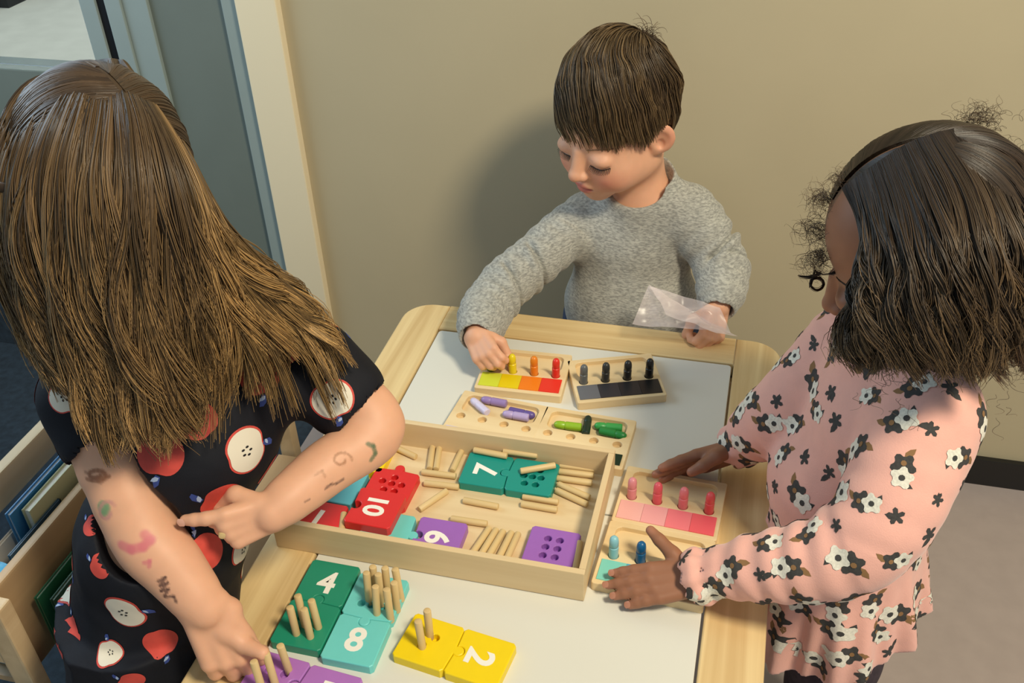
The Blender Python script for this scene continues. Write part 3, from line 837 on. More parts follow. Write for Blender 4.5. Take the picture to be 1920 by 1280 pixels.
def hand(S, w_, d, n, side, L, curls=(.3, .3, .3, .3), thumb=None, spread=0.10, k=0.0025, fat=1.0, tips=None, palm_w=0.42):
    """w_ wrist, d towards the fingers, n out of the back of the hand, side towards the thumb"""
    w_ = np.asarray(w_, float); d = unit(d); n = unit(np.asarray(n, float)-d*(np.asarray(n, float) @ d))
    sd = np.cross(d, n); sd = sd if sd @ np.asarray(side, float) > 0 else -sd
    fr = L*0.058*fat; res = []
    pl = L*0.52
    for i, u in enumerate((0.5, 0.17, -0.17, -0.5)):
        kx = w_+sd*(u*L*palm_w*.80)+d*(pl*(1-0.06*abs(i-1)-0.03*(i == 3)))+n*L*0.02*(1-abs(u))
        S.cap(w_+sd*u*L*.24, kx, L*.085, fr*1.15, L*.045)
        S.cap(w_+sd*u*L*.20-n*L*.03, w_+sd*(u*L*palm_w*.8)+d*pl*.75-n*L*.03, L*.07, L*.06, L*.045)
        fl = L*(.42, .47, .44, .34)[i]; a = 0; p = kx; pts = [p]
        dd = unit(d+sd*u*spread*2)
        for j, fj in enumerate((.45, .30, .25)):
            a += curls[i]*(0.9, 1.1, 0.7)[j]
            v = dd*math.cos(a)-n*math.sin(a)
            q = p+v*fl*fj
            S.cap(p, q, fr*(1.08, .98, .90)[j], fr*(.98, .90, .78)[j], k if j else L*.02)
            p = q; pts.append(p)
        res.append((pts, unit(dd*math.cos(a)-n*math.sin(a)), unit(dd*math.sin(a)+n*math.cos(a))))
    t0 = w_+sd*L*.15+d*L*.12-n*L*.03
    if thumb is None: thumb = [(.30, .34, -.06), (.40, .56, -.10), (.40, .74, -.12)]
    tp = [w_+sd*L*a+d*L*b+n*L*c for a, b, c in thumb]
    S.cap(t0, tp[0], L*.10, fr*1.35, L*.05)
    S.cap(tp[0], tp[1], fr*1.3, fr*1.12, k*1.5)
    S.cap(tp[1], tp[2], fr*1.12, fr*.88, k)
    res.append((tp, unit(tp[2]-tp[1]), None))
    return res, fr
def nails(parent, res, fr, m, which=(0, 1, 2, 3)):
    """thin curved plates on the finger tips"""
    for i in which:
        pts, v, nn = res[i]
        if nn is None: continue
        c = pts[-1]+v*fr*.25+nn*fr*.42; s_ = np.cross(v, nn)
        V = []; F = []
        for a in range(7):
            for b in range(6):
                x = -0.62+1.24*a/6; y = (-0.70+1.35*b/5)*math.sqrt(max(.2, 1-(x/.75)**2))
                V.append(c+s_*x*fr*.95+v*y*fr*.9+nn*(fr*.42*(1-.75*x*x-.30*y*y*(y > 0)-.12*y*y)))
        for a in range(6):
            for b in range(5): F.append((a*6+b, a*6+b+1, (a+1)*6+b+1, (a+1)*6+b))
        o = mesh_obj('fingernail', V, F, m, parent, smooth=True)
def sheet_paths(G, n, K, seed, center, thick=.02, curl=0.0, freq=30, clumps=40, clump=.6, len_lo=.75, wave=.004, K2=None, u_lo=0, u_hi=1, curl_start=.3, ujit=.02, splay=0.0):
    """fibres spread over the surface spanned by guide curves G (list of (k,3) arrays)"""
    r = np.random.default_rng(seed)
    Gm = np.array([curve(g, [0]*len(g), 12)[0] for g in G])           # (ng, m, 3) same m
    ng, m, _ = Gm.shape
    u = u_lo+(u_hi-u_lo)*r.random(n)
    uc = u_lo+(u_hi-u_lo)*(np.floor((u-u_lo)/(u_hi-u_lo)*clumps)+.5+.3*np.sin(np.floor((u-u_lo)/(u_hi-u_lo)*clumps)*12.9))/clumps
    end = len_lo+(1-len_lo)*r.random(n)
    t = np.linspace(0, 1, K)
    cid = np.floor((u-u_lo)/(u_hi-u_lo)*clumps)
    ce = np.random.default_rng(seed+77).random(400)[cid.astype(int) % 400]
    end = len_lo+(1-len_lo)*(.75*ce+.25*r.random(n))
    uu = u[:, None]+(uc-u)[:, None]*clump*sstep(.15, .9, t)[None]+r.normal(size=n)[:, None]*ujit*t[None]
    x = np.clip(uu, 0, 1)*(ng-1); i = np.clip(np.floor(x).astype(int), 0, ng-2); f = x-i
    y = np.clip(t[None]*end[:, None]*(m-1), 0, m-1.001); j = np.floor(y).astype(int); g = (y-j)[..., None]
    def at(ii):
        ii = np.clip(ii, 0, ng-1); return Gm[ii, j]*(1-g)+Gm[ii, j+1]*g
    f = f[..., None]; a, b, c, d = at(i-1), at(i), at(i+1), at(i+2)
    p = 0.5*(2*b+(c-a)*f+(2*a-5*b+4*c-d)*f*f+(3*b-a-3*c+d)*f**3)
    out = p-center; out /= np.linalg.norm(out, axis=2, keepdims=True)
    lay = r.random(n)**1.3
    p = p-out*(thick*lay[:, None]*np.minimum(1, .3+t*1.4)[None])[..., None]
    T = np.gradient(p, axis=1); T /= np.linalg.norm(T, axis=2, keepdims=True)+1e-9
    S1 = np.cross(T, out); S1 /= np.linalg.norm(S1, axis=2, keepdims=True)+1e-9
    rc = np.random.default_rng(seed+9); ph = rc.random(4000)*6.28; fr = freq*(.6+.8*rc.random(4000)); am = .5+rc.random(4000)
    ci = (cid.astype(int)*7+(lay*5).astype(int)*31) % 4000
    L = np.linalg.norm(np.diff(Gm, axis=1), axis=2).sum(1).mean()
    ang = ph[ci][:, None]+fr[ci][:, None]*t[None]*L+r.normal(size=n)[:, None]*.22
    A = (curl*am[ci])[:, None]*sstep(curl_start, 1, t)[None]
    p = p+S1*(A*np.cos(ang))[..., None]+out*(A*.8*np.sin(ang))[..., None]
    w1 = (am[ci]-1)[:, None]*wave*4*sstep(.1, 1, t)[None]*np.sin(ph[ci][:, None]*2+t[None]*5)
    p = p+S1*(w1+r.normal(size=n)[:, None]*wave*.28*t[None])[..., None]+out*(r.normal(size=n)[:, None]*wave*.30*t[None]+splay*t[None]**2*r.random(n)[:, None])[..., None]
    return p, cid, lay
def vnoise(p, s, seed=0):
    """cheap smooth value noise built of rotated sines"""
    r = np.random.default_rng(seed); out = np.zeros(len(p))
    for i in range(6):
        k = r.normal(size=3); k = k/np.linalg.norm(k)*s*(0.7+0.9*r.random()); out += np.sin(p @ k+r.random()*6.28+1.7*np.sin(p @ (r.normal(size=3)*s*.5)))
    return out/6

def strands(name, paths, r0, colors, m, parent, taper=(0.7, 1.0, 0.35), sides=3):
    """paths (N,K,3), r0 (N,), colours (N,K,3) -> one mesh of tapered fibres"""
    N, K, _ = paths.shape
    T = np.gradient(paths, axis=1); T /= np.linalg.norm(T, axis=2, keepdims=True)+1e-9
    ref = np.broadcast_to(np.array([.31, .52, .79]), T.shape)
    A = np.cross(T, ref); A /= np.linalg.norm(A, axis=2, keepdims=True)+1e-9
    Bn = np.cross(T, A)
    t = np.linspace(0, 1, K)
    prof = np.interp(t, [0, .5, 1], taper)
    rr = (r0[:, None]*prof[None])[..., None]
    rows = []
    for k in range(sides):
        w_ = 2*math.pi*k/sides
        rows.append(paths+(A*math.cos(w_)+Bn*math.sin(w_))*rr)
    V = np.stack(rows, 2).reshape(-1, 3)      # (N,K,sides)
    base = np.arange(N)[:, None, None]*K*sides
    i = np.arange(K-1)[None, :, None]; k = np.arange(sides)[None, None, :]
    a = base+i*sides+k; b = base+i*sides+(k+1) % sides; c = base+(i+1)*sides+(k+1) % sides; d = base+(i+1)*sides+k
    Q = np.stack([a, b, c, d], -1).reshape(-1, 4)
    Cc = np.repeat(colors.reshape(-1, 3), sides, 0)
    return np_mesh(name, V, Q, m, parent, Cc, True)

def raw_bvh(V, Q): return BVHTree.FromPolygons([tuple(v) for v in V], [tuple(int(i) for i in q) for q in Q])
def hit(bvh, x, y):
    d = ray(x, y); h = bvh.ray_cast(Vector(CC), Vector(unit(d)))
    return (np.array(h[0]), np.array(h[1])) if h[0] is not None else (None, None)
from mathutils.geometry import delaunay_2d_cdt
def conform(bvh, c, nrm, up, poly, lift, grid=.0022):
    """flat printed shape laid on a cloth surface: returns (verts, tris)"""
    nrm = unit(nrm); x = unit(np.cross(up, nrm)); y = np.cross(nrm, x)
    pts = [Vector(p) for p in poly]; n = len(pts)
    A = np.array(poly); lo, hi = A.min(0), A.max(0)
    px, py = A[:, 0], A[:, 1]; qx, qy = np.roll(px, -1), np.roll(py, -1)
    for gx_ in np.arange(lo[0]+grid*.5, hi[0], grid):
        for gy_ in np.arange(lo[1]+grid*.5, hi[1], grid):
            cr = ((py > gy_) != (qy > gy_)) & (gx_ < (qx-px)*(gy_-py)/(qy-py+1e-12)+px)
            if cr.sum() % 2 and np.min((px-gx_)**2+(py-gy_)**2) > (grid*.45)**2: pts.append(Vector((gx_, gy_)))
    r = delaunay_2d_cdt(pts, [], [list(range(n))], 1, 1e-7)
    V = []; ok = []
    for p in r[0]:
        w_ = c+x*p.x+y*p.y
        h = bvh.ray_cast(Vector(w_+nrm*.02), Vector(-nrm), .045)
        if h[0] is None or h[1].dot(Vector(nrm)) < .15: V.append(w_); ok.append(False)
        else: V.append(np.array(h[0])+np.array(h[1])*lift); ok.append(True)
    F = []
    for t in r[2]:
        if len(t) == 3 and all(ok[i] for i in t):
            a, b, c_ = (V[i] for i in t)
            if max(np.linalg.norm(a-b), np.linalg.norm(b-c_), np.linalg.norm(a-c_)) > grid*4.5: continue
            F.append(tuple(t) if np.cross(b-a, c_-a) @ nrm > 0 else (t[0], t[2], t[1]))
    return V, F
def printed_mesh(name, V, Q, base, prints, mats, parent):
    """cloth mesh plus its printed pattern (list of (verts, tris, material index))"""
    allV = [np.asarray(V)]; tr = []; mi = []; off = len(V)
    for v, f, k in prints:
        if not f: continue
        allV.append(np.array(v)); tr += [(a+off, b+off, c+off) for a, b, c in f]; mi += [k]*len(f); off += len(v)
    o = np_mesh(name, np.concatenate(allV), Q, base, parent, None, True, tr)
    for m in mats: o.data.materials.append(m)
    o.data.polygons.foreach_set('material_index', np.concatenate([np.zeros(len(Q), np.int32), np.array(mi, np.int32)]))
    return o
def paint_stroke(V, tint, bvh, pts, colr, w_, strength=.7):
    P3 = [hit(bvh, *p)[0] for p in pts]; P3 = [p for p in P3 if p is not None]
    c = np.array(colr)[:3]
    for a, b in zip(P3[:-1], P3[1:]):
        near = np.flatnonzero(np.linalg.norm(V-(a+b)/2, axis=1) < np.linalg.norm(b-a)/2+w_*2)
        if not len(near): continue
        ba = b-a; h = np.clip(((V[near]-a) @ ba)/max(ba @ ba, 1e-12), 0, 1)
        d = np.linalg.norm(V[near]-a-h[:, None]*ba, axis=1); m = sstep(w_*1.3, w_*.5, d)*strength
        tint[near] = tint[near]*(1-m[:, None])+c*m[:, None]
# ================================================================== boy in grey at the far end
M['skin_l'] = mat('fair_skin', srgb(232, 178, 144), 0.5, sss=0.25, attr=True, noise=0.03, nscale=60, spec=0.35)
M['skin_d'] = mat('brown_skin', srgb(150, 98, 70), 0.48, sss=0.15, attr=True, noise=0.04, nscale=60, spec=0.4)
M['nail_l'] = mat('fair_nail', srgb(226, 172, 148), 0.3)
M['nail_d'] = mat('brown_nail', srgb(182, 126, 102), 0.3)
M['hair'] = mat('hair_fibre', (1, 1, 1, 1), 0.38, attr=True, spec=0.45)
M['lash'] = mat('dark_lashes', srgb(40, 28, 20), 0.6)
def heather(name, c1, c2):
    m = mat(name, c1, 0.9, sheen=0.2); nt = m.node_tree; b = nt.nodes['Principled BSDF']
    tc = nt.nodes.new('ShaderNodeTexCoord'); mp = nt.nodes.new('ShaderNodeMapping'); mp.inputs['Scale'].default_value = (170, 170, 520)
    mp.inputs['Rotation'].default_value = (0.1, 0.25, 0)
    n = nt.nodes.new('ShaderNodeTexNoise'); n.inputs['Scale'].default_value = 1.0; n.inputs['Detail'].default_value = 3; n.inputs['Distortion'].default_value = 0.4
    cr = nt.nodes.new('ShaderNodeValToRGB'); cr.color_ramp.elements[0].position = 0.36; cr.color_ramp.elements[0].color = c1
    cr.color_ramp.elements[1].position = 0.64; cr.color_ramp.elements[1].color = c2
    nt.links.new(tc.outputs['Object'], mp.inputs[0]); nt.links.new(mp.outputs[0], n.inputs['Vector'])
    nt.links.new(n.outputs[0], cr.inputs[0]); nt.links.new(cr.outputs[0], b.inputs['Base Color'])
    bp = nt.nodes.new('ShaderNodeBump'); bp.inputs['Strength'].default_value = 0.15; bp.inputs['Distance'].default_value = 0.001
    nt.links.new(n.outputs[0], bp.inputs['Height']); nt.links.new(bp.outputs[0], b.inputs['Normal'])
    return m
M['heather'] = heather('heather_grey_jersey', srgb(134, 133, 127), srgb(180, 178, 168))
M['denim'] = mat('denim', srgb(52, 66, 92), 0.9, noise=0.15, nscale=300)
M['shoe'] = mat('shoe_canvas', srgb(60, 62, 70), 0.7)

def legs(S, hips, feet, r=(.062, .045, .032), k=.03):
    for h_, f_ in zip(hips, feet):
        h_ = np.asarray(h_, float); f_ = np.asarray(f_, float); kn = (h_+f_)/2+np.array([0, -.01, .0])
        S.chain([h_, kn, f_+np.array([0, 0, .03])], r, k, 3)
        S.cap(f_+np.array([0, 0.01, .022]), f_+np.array([0, -.05, .018]), .022, .018, .02)
def hair_paths(c, R, Hh, whorl, keep, n, lens, K=16, off=0.035, lift=0.02, swirl=0.5, seed=1, rad=(.375, .44, .385), cen=(0, .05, .12), jitter=.010, th_pow=1.0, fall=0.0):
    """fibres combed away from the whorl over the scalp, cut off at the hairline"""
    r = np.random.default_rng(seed)
    w_ = unit(whorl); a = unit(np.cross(w_, [0, 0, 1.] if abs(w_[2]) < .95 else [1., 0, 0])); b = np.cross(w_, a)
    ph = r.random(n)*2*math.pi; th0 = 0.03+(r.random(n)**th_pow)*2.3
    ln = lens[0]+(lens[1]-lens[0])*r.random(n)
    t = np.linspace(0, 1, 40)
    th = th0[:, None]+ln[:, None]*t[None]
    p = ph[:, None]+swirl*(th-th0[:, None])+swirl*.6*th0[:, None]
    cl = vnoise(np.stack([np.cos(ph)*6, np.sin(ph)*6, th0*5], 1), 1.3, seed)       # locks lean together
    p = p+0.10*cl[:, None]*t
    u = w_*np.cos(th)[..., None]+(a*np.cos(p)[..., None]+b*np.sin(p)[..., None])*np.sin(th)[..., None]
    o = off*(0.35+0.65*r.random(n))[:, None]+lift*(t*(1-t)*2+.3*t)[None]*r.random(n)[:, None]+0.008*cl[:, None]
    q = np.array(cen)+u*(np.array(rad)+o[..., None])
    q += (vnoise(q.reshape(-1, 3), 14, seed+3).reshape(n, 40, 1))*jitter*t[None, :, None]
    ok = keep(q-np.array([0, 0, 1.])*(r.normal(size=(n, 1, 1))*.022+.035*cl[:, None, None]))
    first = np.where(ok.all(1), 40, (~ok).argmax(1))
    sel = first > 7
    q = q[sel]; first = first[sel]; m = len(q)
    s = np.linspace(0, 1, K)[None]*(first[:, None]-1)
    i0 = np.floor(s).astype(int); i1 = np.minimum(i0+1, 39); f = (s-i0)[..., None]
    rr = np.arange(m)[:, None]
    q = q[rr, i0]*(1-f)+q[rr, i1]*f
    return c+(q*Hh) @ R.T, cl[sel]
def hair_cols(n, K, root, tip, seed, cl=None, var=.25, tipk=1.0):
    r = np.random.default_rng(seed)
    v = 1+var*(r.random(n)*2-1)
    if cl is not None: v = v*(1+.35*cl[:len(v)])
    t = np.linspace(0, 1, K)[None, :, None]**tipk
    mixr = np.clip(r.random(n)*1.2, 0, 1)[:, None, None]
    c0 = np.array(root)[:3]; c1 = np.array(tip)[:3]
    return (c0*(1-t*mixr)+c1*t*mixr)*v[:, None, None]

boy = empty('person', (0.07, 0.13, 0), 0, 'boy with short brown hair in grey long-sleeved top, placing a peg at far table end', 'person')
bc = np.array([0.019, 0.105, 0.773]); bH = 0.232
bR = frame((-.50, -.76, -.30), (.08, .02, 1))
roll = math.radians(-2)
B = Sdf()
head(B, bc, bR, bH, .298, .335, .025)
nk = ony(1205, 345, .125)
B.cap(bc+bR @ np.array([0, .10, -.20])*bH, nk-np.array([0, 0, .03]), .040, .042, .02)
sR, sL = ony(1095, 412, .13), ony(1290, 395, .12)
B.cap(sR, sL, .036, .036, .03)
B.ell(ony(1185, 460, .13), (.085, .058, .075), .03)
B.ell(ony(1172, 575, .11), (.080, .060, .085), .03)
B.ell((0.055, .125, .42), (.080, .062, .08), .03)
eR, wR = P(935, 548, 1.495), P(893, 632, 1.405)
B.chain([sR, eR, wR], (.028, .023, .017), .01)
eL, wL = P(1352, 492, 1.50), P(1347, 575, 1.455)
B.chain([sL, eL, wL], (.028, .023, .017), .01)
legs(B, [(0.015, .13, .38), (.095, .13, .38)], [(0.005, .13, 0), (.105, .13, 0)])
# right hand pinches the first peg of the yellow board
tipR = np.array(bpegloc)+np.array([0, 0, .030])
dR = unit(tipR+np.array([-.012, .0, .004])-wR)
hr, frR = hand(B, wR-dR*.006, unit(dR+np.array([.0, 0, .28])), (-.40, -.45, .80), (.9, .1, .1), .088, curls=(.80, .85, .95, 1.0),
               thumb=[(.26, .30, -.22), (.20, .52, -.42), (.10, .68, -.56)], spread=.05, fat=1.12)
# left hand holds the bag against the table edge
hl, frL = hand(B, wL, (-.10, -.62, -.60), (.50, -.45, .35), (-.8, -.3, .4), .095, curls=(.9, 1.0, 1.05, 1.1),
               thumb=[(.26, .30, -.22), (.16, .50, -.40), (.02, .64, -.46)], spread=.04, fat=1.12)
V, Q = polygonize(B, 0.0019)
V = relax(V, Q, 1, .4)
SK = srgb(222, 168, 136)
tint = face_tint(V, bc, bR, bH, SK, srgb(198, 118, 104), srgb(224, 136, 112))
ql = ((V-bc) @ bR)/bH
scalp = sstep(.16, .24, ql[:, 2]+.0*ql[:, 0])*sstep(-.1, .0, ql[:, 2]-.05) 
side = sstep(-.22, -.10, ql[:, 1])*sstep(-.05, .05, ql[:, 2])
back = sstep(.08, .16, ql[:, 1])*sstep(-.22, -.12, ql[:, 2])
mk = np.clip(np.maximum.reduce([scalp, side, back]), 0, 1)*(np.linalg.norm(ql*[1, 1, 1], axis=1) < .7)
mk = mk*(np.abs(ql[:, 0]) < .325)
tint = tint*(1-mk[:, None])+np.array(srgb(58, 42, 28))[:3]*mk[:, None]
body = np_mesh('body', V, Q, M['skin_l'], boy, tint)
nails(body, hr, frR, M['nail_l']); 
# lashes and brows
def lash_brow(parent, c, R, Hh, m, brow=None, bvh=None):
    def snap(q, lift=.0004):
        o_ = c+R @ np.array([q[0], -.75, q[2]])*Hh; h = bvh.ray_cast(Vector(o_), Vector(R @ np.array([0, 1., 0])))
        return np.array(h[0])-R @ np.array([0, 1., 0])*lift if h[0] is not None else c+R @ q*Hh
    for s_ in (-1, 1):
        mb = MB()
        for i in range(16):
            x = s_*(.085+.125*i/15); bow = -.012*math.sin(math.pi*i/15)
            y = -.392+.055*(i/15)**1.6
            a = np.array([x, y-.006, -.078+bow]); b = a+np.array([s_*.012*(i/15-.2), -.030, -.022])
            a3 = snap(a, 0); dv = R @ (b-a)*Hh; mb.tube([a3, a3+dv*.5+R @ np.array([0, 0, -.004])*Hh, a3+dv], [.0005, .0004, .0002], 4)
        strip = [snap(np.array([s_*(.085+.125*i/15), -.398, -.078-.012*math.sin(math.pi*i/15)]), .0002) for i in range(16)]
        mb.tube(strip, .0007, 5)
        mb.build('eyelashes', m, parent, smooth=True)
    r = np.random.default_rng(3)
    for s_ in (-1, 1):
        mb = MB()
        for i in range(60):
            t = r.random(); x = .07+.15*t
            a = np.array([s_*x, -.418+.10*t**1.7, .036+.014*math.sin(t*2.6)+.012*(r.random()-.5)])
            b = a+np.array([s_*.030, .008, .004-.012*t])
            mb.tube([snap(a), snap(b)], [.00028, .00012], 3)
        mb.build('eyebrow', brow or m, parent, smooth=True)
lash_brow(boy, bc, bR, bH, M['lash'], mat('brow_hair', srgb(160, 120, 88), 0.7), raw_bvh(V, Q))

# hair
def boy_keep(q):
    x, y, z = q[..., 0], q[..., 1], q[..., 2]
    ax = np.abs(x)
    front = 0.02+.10*np.clip(ax-.20, 0, 1)           # fringe
    line = np.where(y < -.12, front+.03, np.where(y < .12, .03+(.10-y)*.25, -.30+np.clip(.30-y, 0, .2)*1.0))
    return z > line-.10*np.exp(-((y+.10)/.05)**2)*(ax > .22)
hp_, cl_ = hair_paths(bc, bR, bH, (.16, .62, .78), boy_keep, 14000, (.45, .95), 16, off=.060, lift=.032, swirl=.9, seed=5, jitter=.030, th_pow=.8, rad=(.298, .335, .385), cen=(0, .025, .12))
cc = hair_cols(len(hp_), 16, srgb(62, 47, 31), srgb(138, 112, 76), 6, cl_, .30)
strands('hair', hp_, np.full(len(hp_), .00085), cc, M['hair'], boy)
# wisps at the crown
wv = []
cw = bc+bR @ np.array([.08, .26, .46])*bH
for i in range(60):
    a = RNG.random()*6.28; rr_ = .004+.006*RNG.random(); d = unit(bR @ np.array([math.cos(a)*.5, math.sin(a)*.5+.2, .9]))
    s0 = cw+RNG.normal(size=3)*.006-d*.01; e1 = unit(np.cross(d, RNG.normal(size=3)))
    t = np.linspace(0, 1, 12)
    wv.append([s0+d*(rr_*2.2*math.sin(q*2.3))+e1*(rr_*1.5*(1-math.cos(q*2.6))) for q in t])
wv = np.array(wv)
strands('hair_tuft', wv, np.full(60, .0004), hair_cols(60, 12, srgb(66, 48, 32), srgb(90, 66, 44), 8), M['hair'], boy)

# grey top
T = Sdf()
T.cap(sR+np.array([.012, 0, -.006]), sL+np.array([-.012, 0, -.006]), .046, .046, .03)
T.ell(ony(1185, 460, .13), (.099, .071, .085), .035)
T.ell(ony(1172, 570, .115), (.096, .076, .09), .035)
T.cap((.03, .12, .44), (.08, .12, .44), .082, .082, .03)
T.chain([sR, eR, wR+(eR-wR)*.10], (.038, .0325, .0255), .022, 5)
T.chain([sL, eL, wL+(eL-wL)*.10], (.041, .035, .0265), .018, 5)
T.cap(nk+np.array([0, 0, -.012]), nk+np.array([.0, -.004, .012]), .056, .050, .025)
def folds(p, d):
    near = d < .03
    f = np.zeros(len(p))
    q = p[near]
    def along(a, b):
        ax = unit(b-a); return (q-a) @ ax
    w_ = np.zeros(len(q))
    for (a, b, amp, frq) in ((sR, eR, .0024, 230), (eR, wR, .0016, 300), (sL, eL, .0020, 230), (eL, wL, .0018, 280)):
        L = np.linalg.norm(b-a); h = np.clip(((q-a) @ (b-a))/L**2, 0, 1)
        dist = np.linalg.norm(q-a-h[:, None]*(b-a), axis=1)
        m = sstep(.065, .035, dist)
        w_ += 1.35*m*amp*np.sin(h*L*frq+4*vnoise(q, 26, 3))*(.5+.5*vnoise(q, 18, 7))
    for (a, b, x0, am, sg) in ((sR, eR, .62, .0095, 1), (sR, eR, .90, .0090, 1), (eR, wR, .22, .0060, 1), (sL, eL, .80, .0090, -1), (eL, wL, .10, .0080, -1), (sR, eR, .22, .0040, -1)):
        ax = unit(b-a); u1 = unit(np.cross(ax, CF)); ang = (q-a) @ u1; L = np.linalg.norm(b-a)
        xx = (q-a) @ ax-x0*L-.30*ang*sg-.004*vnoise(q, 40, 9)
        dist = np.linalg.norm(q-a-((q-a) @ ax)[:, None]*ax, axis=1)
        w_ += am*(np.exp(-(xx/.0042)**2)-.55*np.exp(-((xx-.010)/.006)**2))*sstep(.060, .035, dist)*sstep(-.038, -.012, ang)
    w_ += .0032*vnoise(q*np.array([1.6, 1, .7]), 34, 12)+.0010*vnoise(q, 90, 15)
    f[near] = w_
    return (d+f).astype(np.float32)
T.func(folds)
T.cap(nk+np.array([-.002, -.010, .02]), nk+np.array([.0, -.012, .10]), .047, .060, .006, sub=True)
T.ell(nk+np.array([-.008, -.016, .006]), (.048, .047, .030), .006, sub=True)
T.cap(wR+(eR-wR)*.04, wR+(wR-eR)*.3, .0215, .0215, .003, sub=True)
T.cap(wL+(eL-wL)*.04, wL+(wL-eL)*.3, .0215, .0215, .003, sub=True)
V, Q = polygonize(T, 0.0024)
V = relax(V, Q, 1, .4)
np_mesh('shirt', V, Q, M['heather'], boy)
# trousers and shoes (below the table)
Tr = Sdf()
Tr.cap((.02, .125, .41), (.09, .125, .41), .084, .084, .02)
for x, fx in ((.012, .003), (.098, .107)):
    Tr.chain([(x, .13, .38), ((x+fx)/2, .12, .2), (fx, .13, .05)], (.068, .055, .044), .03, 3)
V, Q = polygonize(Tr, 0.004); np_mesh('trousers', V, Q, M['denim'], boy)
for fx in (.003, .107):
    S_ = Sdf(); S_.cap((fx, .15, .024), (fx, .075, .020), .030, .027, .02); S_.plane((0, 0, 0.0), (0, 0, -1))
    V, Q = polygonize(S_, 0.003); np_mesh('shoe', V, Q, M['shoe'], boy)
# the dark green-yellow peg between his fingers
cpeg(srgb(128, 140, 30), tuple(np.array(bpegloc)+np.array([-.001, .0, .004])), (-.12, -.05, 1), "yellow-green peg held upright between the boy's fingertips", 'pegs of the yellow to red board')
# ================================================================== thin plastic bag in the boy's left hand
pm = bpy.data.materials.new('thin_plastic_film'); pm.use_nodes = True
nt = pm.node_tree; pb_ = nt.nodes['Principled BSDF']
pb_.inputs['Base Color'].default_value = srgb(222, 208, 208); pb_.inputs['Roughness'].default_value = 0.25
tr = nt.nodes.new('ShaderNodeBsdfTransparent'); mx = nt.nodes.new('ShaderNodeMixShader'); lw = nt.nodes.new('ShaderNodeLayerWeight'); lw.inputs[0].default_value = 0.45
mr = nt.nodes.new('ShaderNodeMapRange'); mr.inputs[3].default_value = 0.34; mr.inputs[4].default_value = 0.95
nt.links.new(lw.outputs['Facing'], mr.inputs[0]); nt.links.new(mr.outputs[0], mx.inputs[0])
nt.links.new(tr.outputs[0], mx.inputs[1]); nt.links.new(pb_.outputs[0], mx.inputs[2]); nt.links.new(mx.outputs[0], nt.nodes['Material Output'].inputs[0])
bag = empty('plastic_bag', tuple(P(1310, 600, 1.42)), 0, 'crumpled clear plastic bag held in the boy\'s left hand over the table edge', 'bag')
def bag_sheet(corners, seed, amp, name):
    (a, b), (c, d) = [[P(*q) for q in r_] for r_ in corners]
    n1, n2 = 34, 22; Vv = []
    for i in range(n1):
        for j in range(n2):
            u, v = i/(n1-1), j/(n2-1)
            p = a*(1-u)*(1-v)+b*u*(1-v)+c*(1-u)*v+d*u*v
            Vv.append(p)
    Vv = np.array(Vv)
    nrm = unit(np.cross(b-a, c-a))
    ridg = np.abs(vnoise(Vv, 55, seed))*amp*1.6+amp*.6*vnoise(Vv, 120, seed+1)
    Vv = Vv+nrm*ridg[:, None]
    i = np.arange(n1-1)[:, None]; j = np.arange(n2-1)[None]
    q = np.stack([i*n2+j, i*n2+j+1, (i+1)*n2+j+1, (i+1)*n2+j], -1).reshape(-1, 4)
    return np_mesh(name, Vv, q, pm, bag)
bag_sheet((((1218, 532, 1.435), (1385, 628, 1.425)), ((1250, 588, 1.415), (1345, 622, 1.405))), 31, .006, 'front_film')
bag_sheet((((1216, 534, 1.445), (1350, 575, 1.430)), ((1186, 606, 1.43), (1372, 622, 1.415))), 37, .007, 'back_film')
# ================================================================== curly haired girl in the pink dress
gp = empty('person', (0.385, -0.37, 0), 0, 'curly dark-haired girl in pink printed dress leaning over the right table side', 'person')
c2 = P(1730, 466, .945); H2 = 0.228
R2 = frame((-.93, .02, -.48), (.02, -.10, 1))
sN, sF = np.array([.413, -.428, .718]), np.array([.352, -.285, .700])
eN, wN = P(1612, 1020, .965), np.array([.212, -.505, .516])
eF, wF = P(1475, 765, 1.135), onz(1383, 838, .520)
G = Sdf()
head(G, c2, R2, H2)
nb = (sN+sF)/2+np.array([-.004, 0, .012])
G.cap(c2+R2 @ np.array([0, .12, -.2])*H2, nb, .038, .040, .02)
G.cap(sN, sF, .034, .034, .03)
G.ell((.385, -.355, .645), (.070, .085, .08), .03)
G.ell((.365, -.365, .56), (.072, .080, .08), .03)
G.ell((.375, -.375, .44), (.062, .078, .07), .03)
G.chain([sN, eN, wN], (.027, .023, .017), .01)
G.chain([sF, eF, wF], (.027, .023, .017), .01)
legs(G, [(.38, -.415, .40), (.38, -.335, .40)], [(.40, -.43, 0), (.40, -.32, 0)], r=(.052, .040, .030))
hN, fN = hand(G, wN, (onz(1150, 1104, .499)-wN)*np.array([1, 1, 1]), (.05, -.42, .88), (.2, 1, .3), .098, curls=(.10, .08, .10, .12),
              thumb=[(.30, .22, -.02), (.48, .34, -.02), (.60, .42, -.01)], spread=.05, fat=1.10)
hF, fF = hand(G, wF+np.array([.0, 0, -.004]), onz(1240, 880, .502)-wF+np.array([0, .0, -.002]), (.0, .80, .35), (0, -.3, 1), .108, curls=(.04, .05, .10, .16),
              thumb=[(.22, .30, -.10), (.22, .48, -.16), (.20, .62, -.18)], spread=.03, fat=1.08)
V, Q = polygonize(G, 0.0019); V = relax(V, Q, 1, .4)
SK2 = srgb(150, 102, 76)
tint = face_tint(V, c2, R2, H2, SK2, srgb(160, 88, 80), srgb(168, 100, 78))
ql = ((V-c2) @ R2)/H2
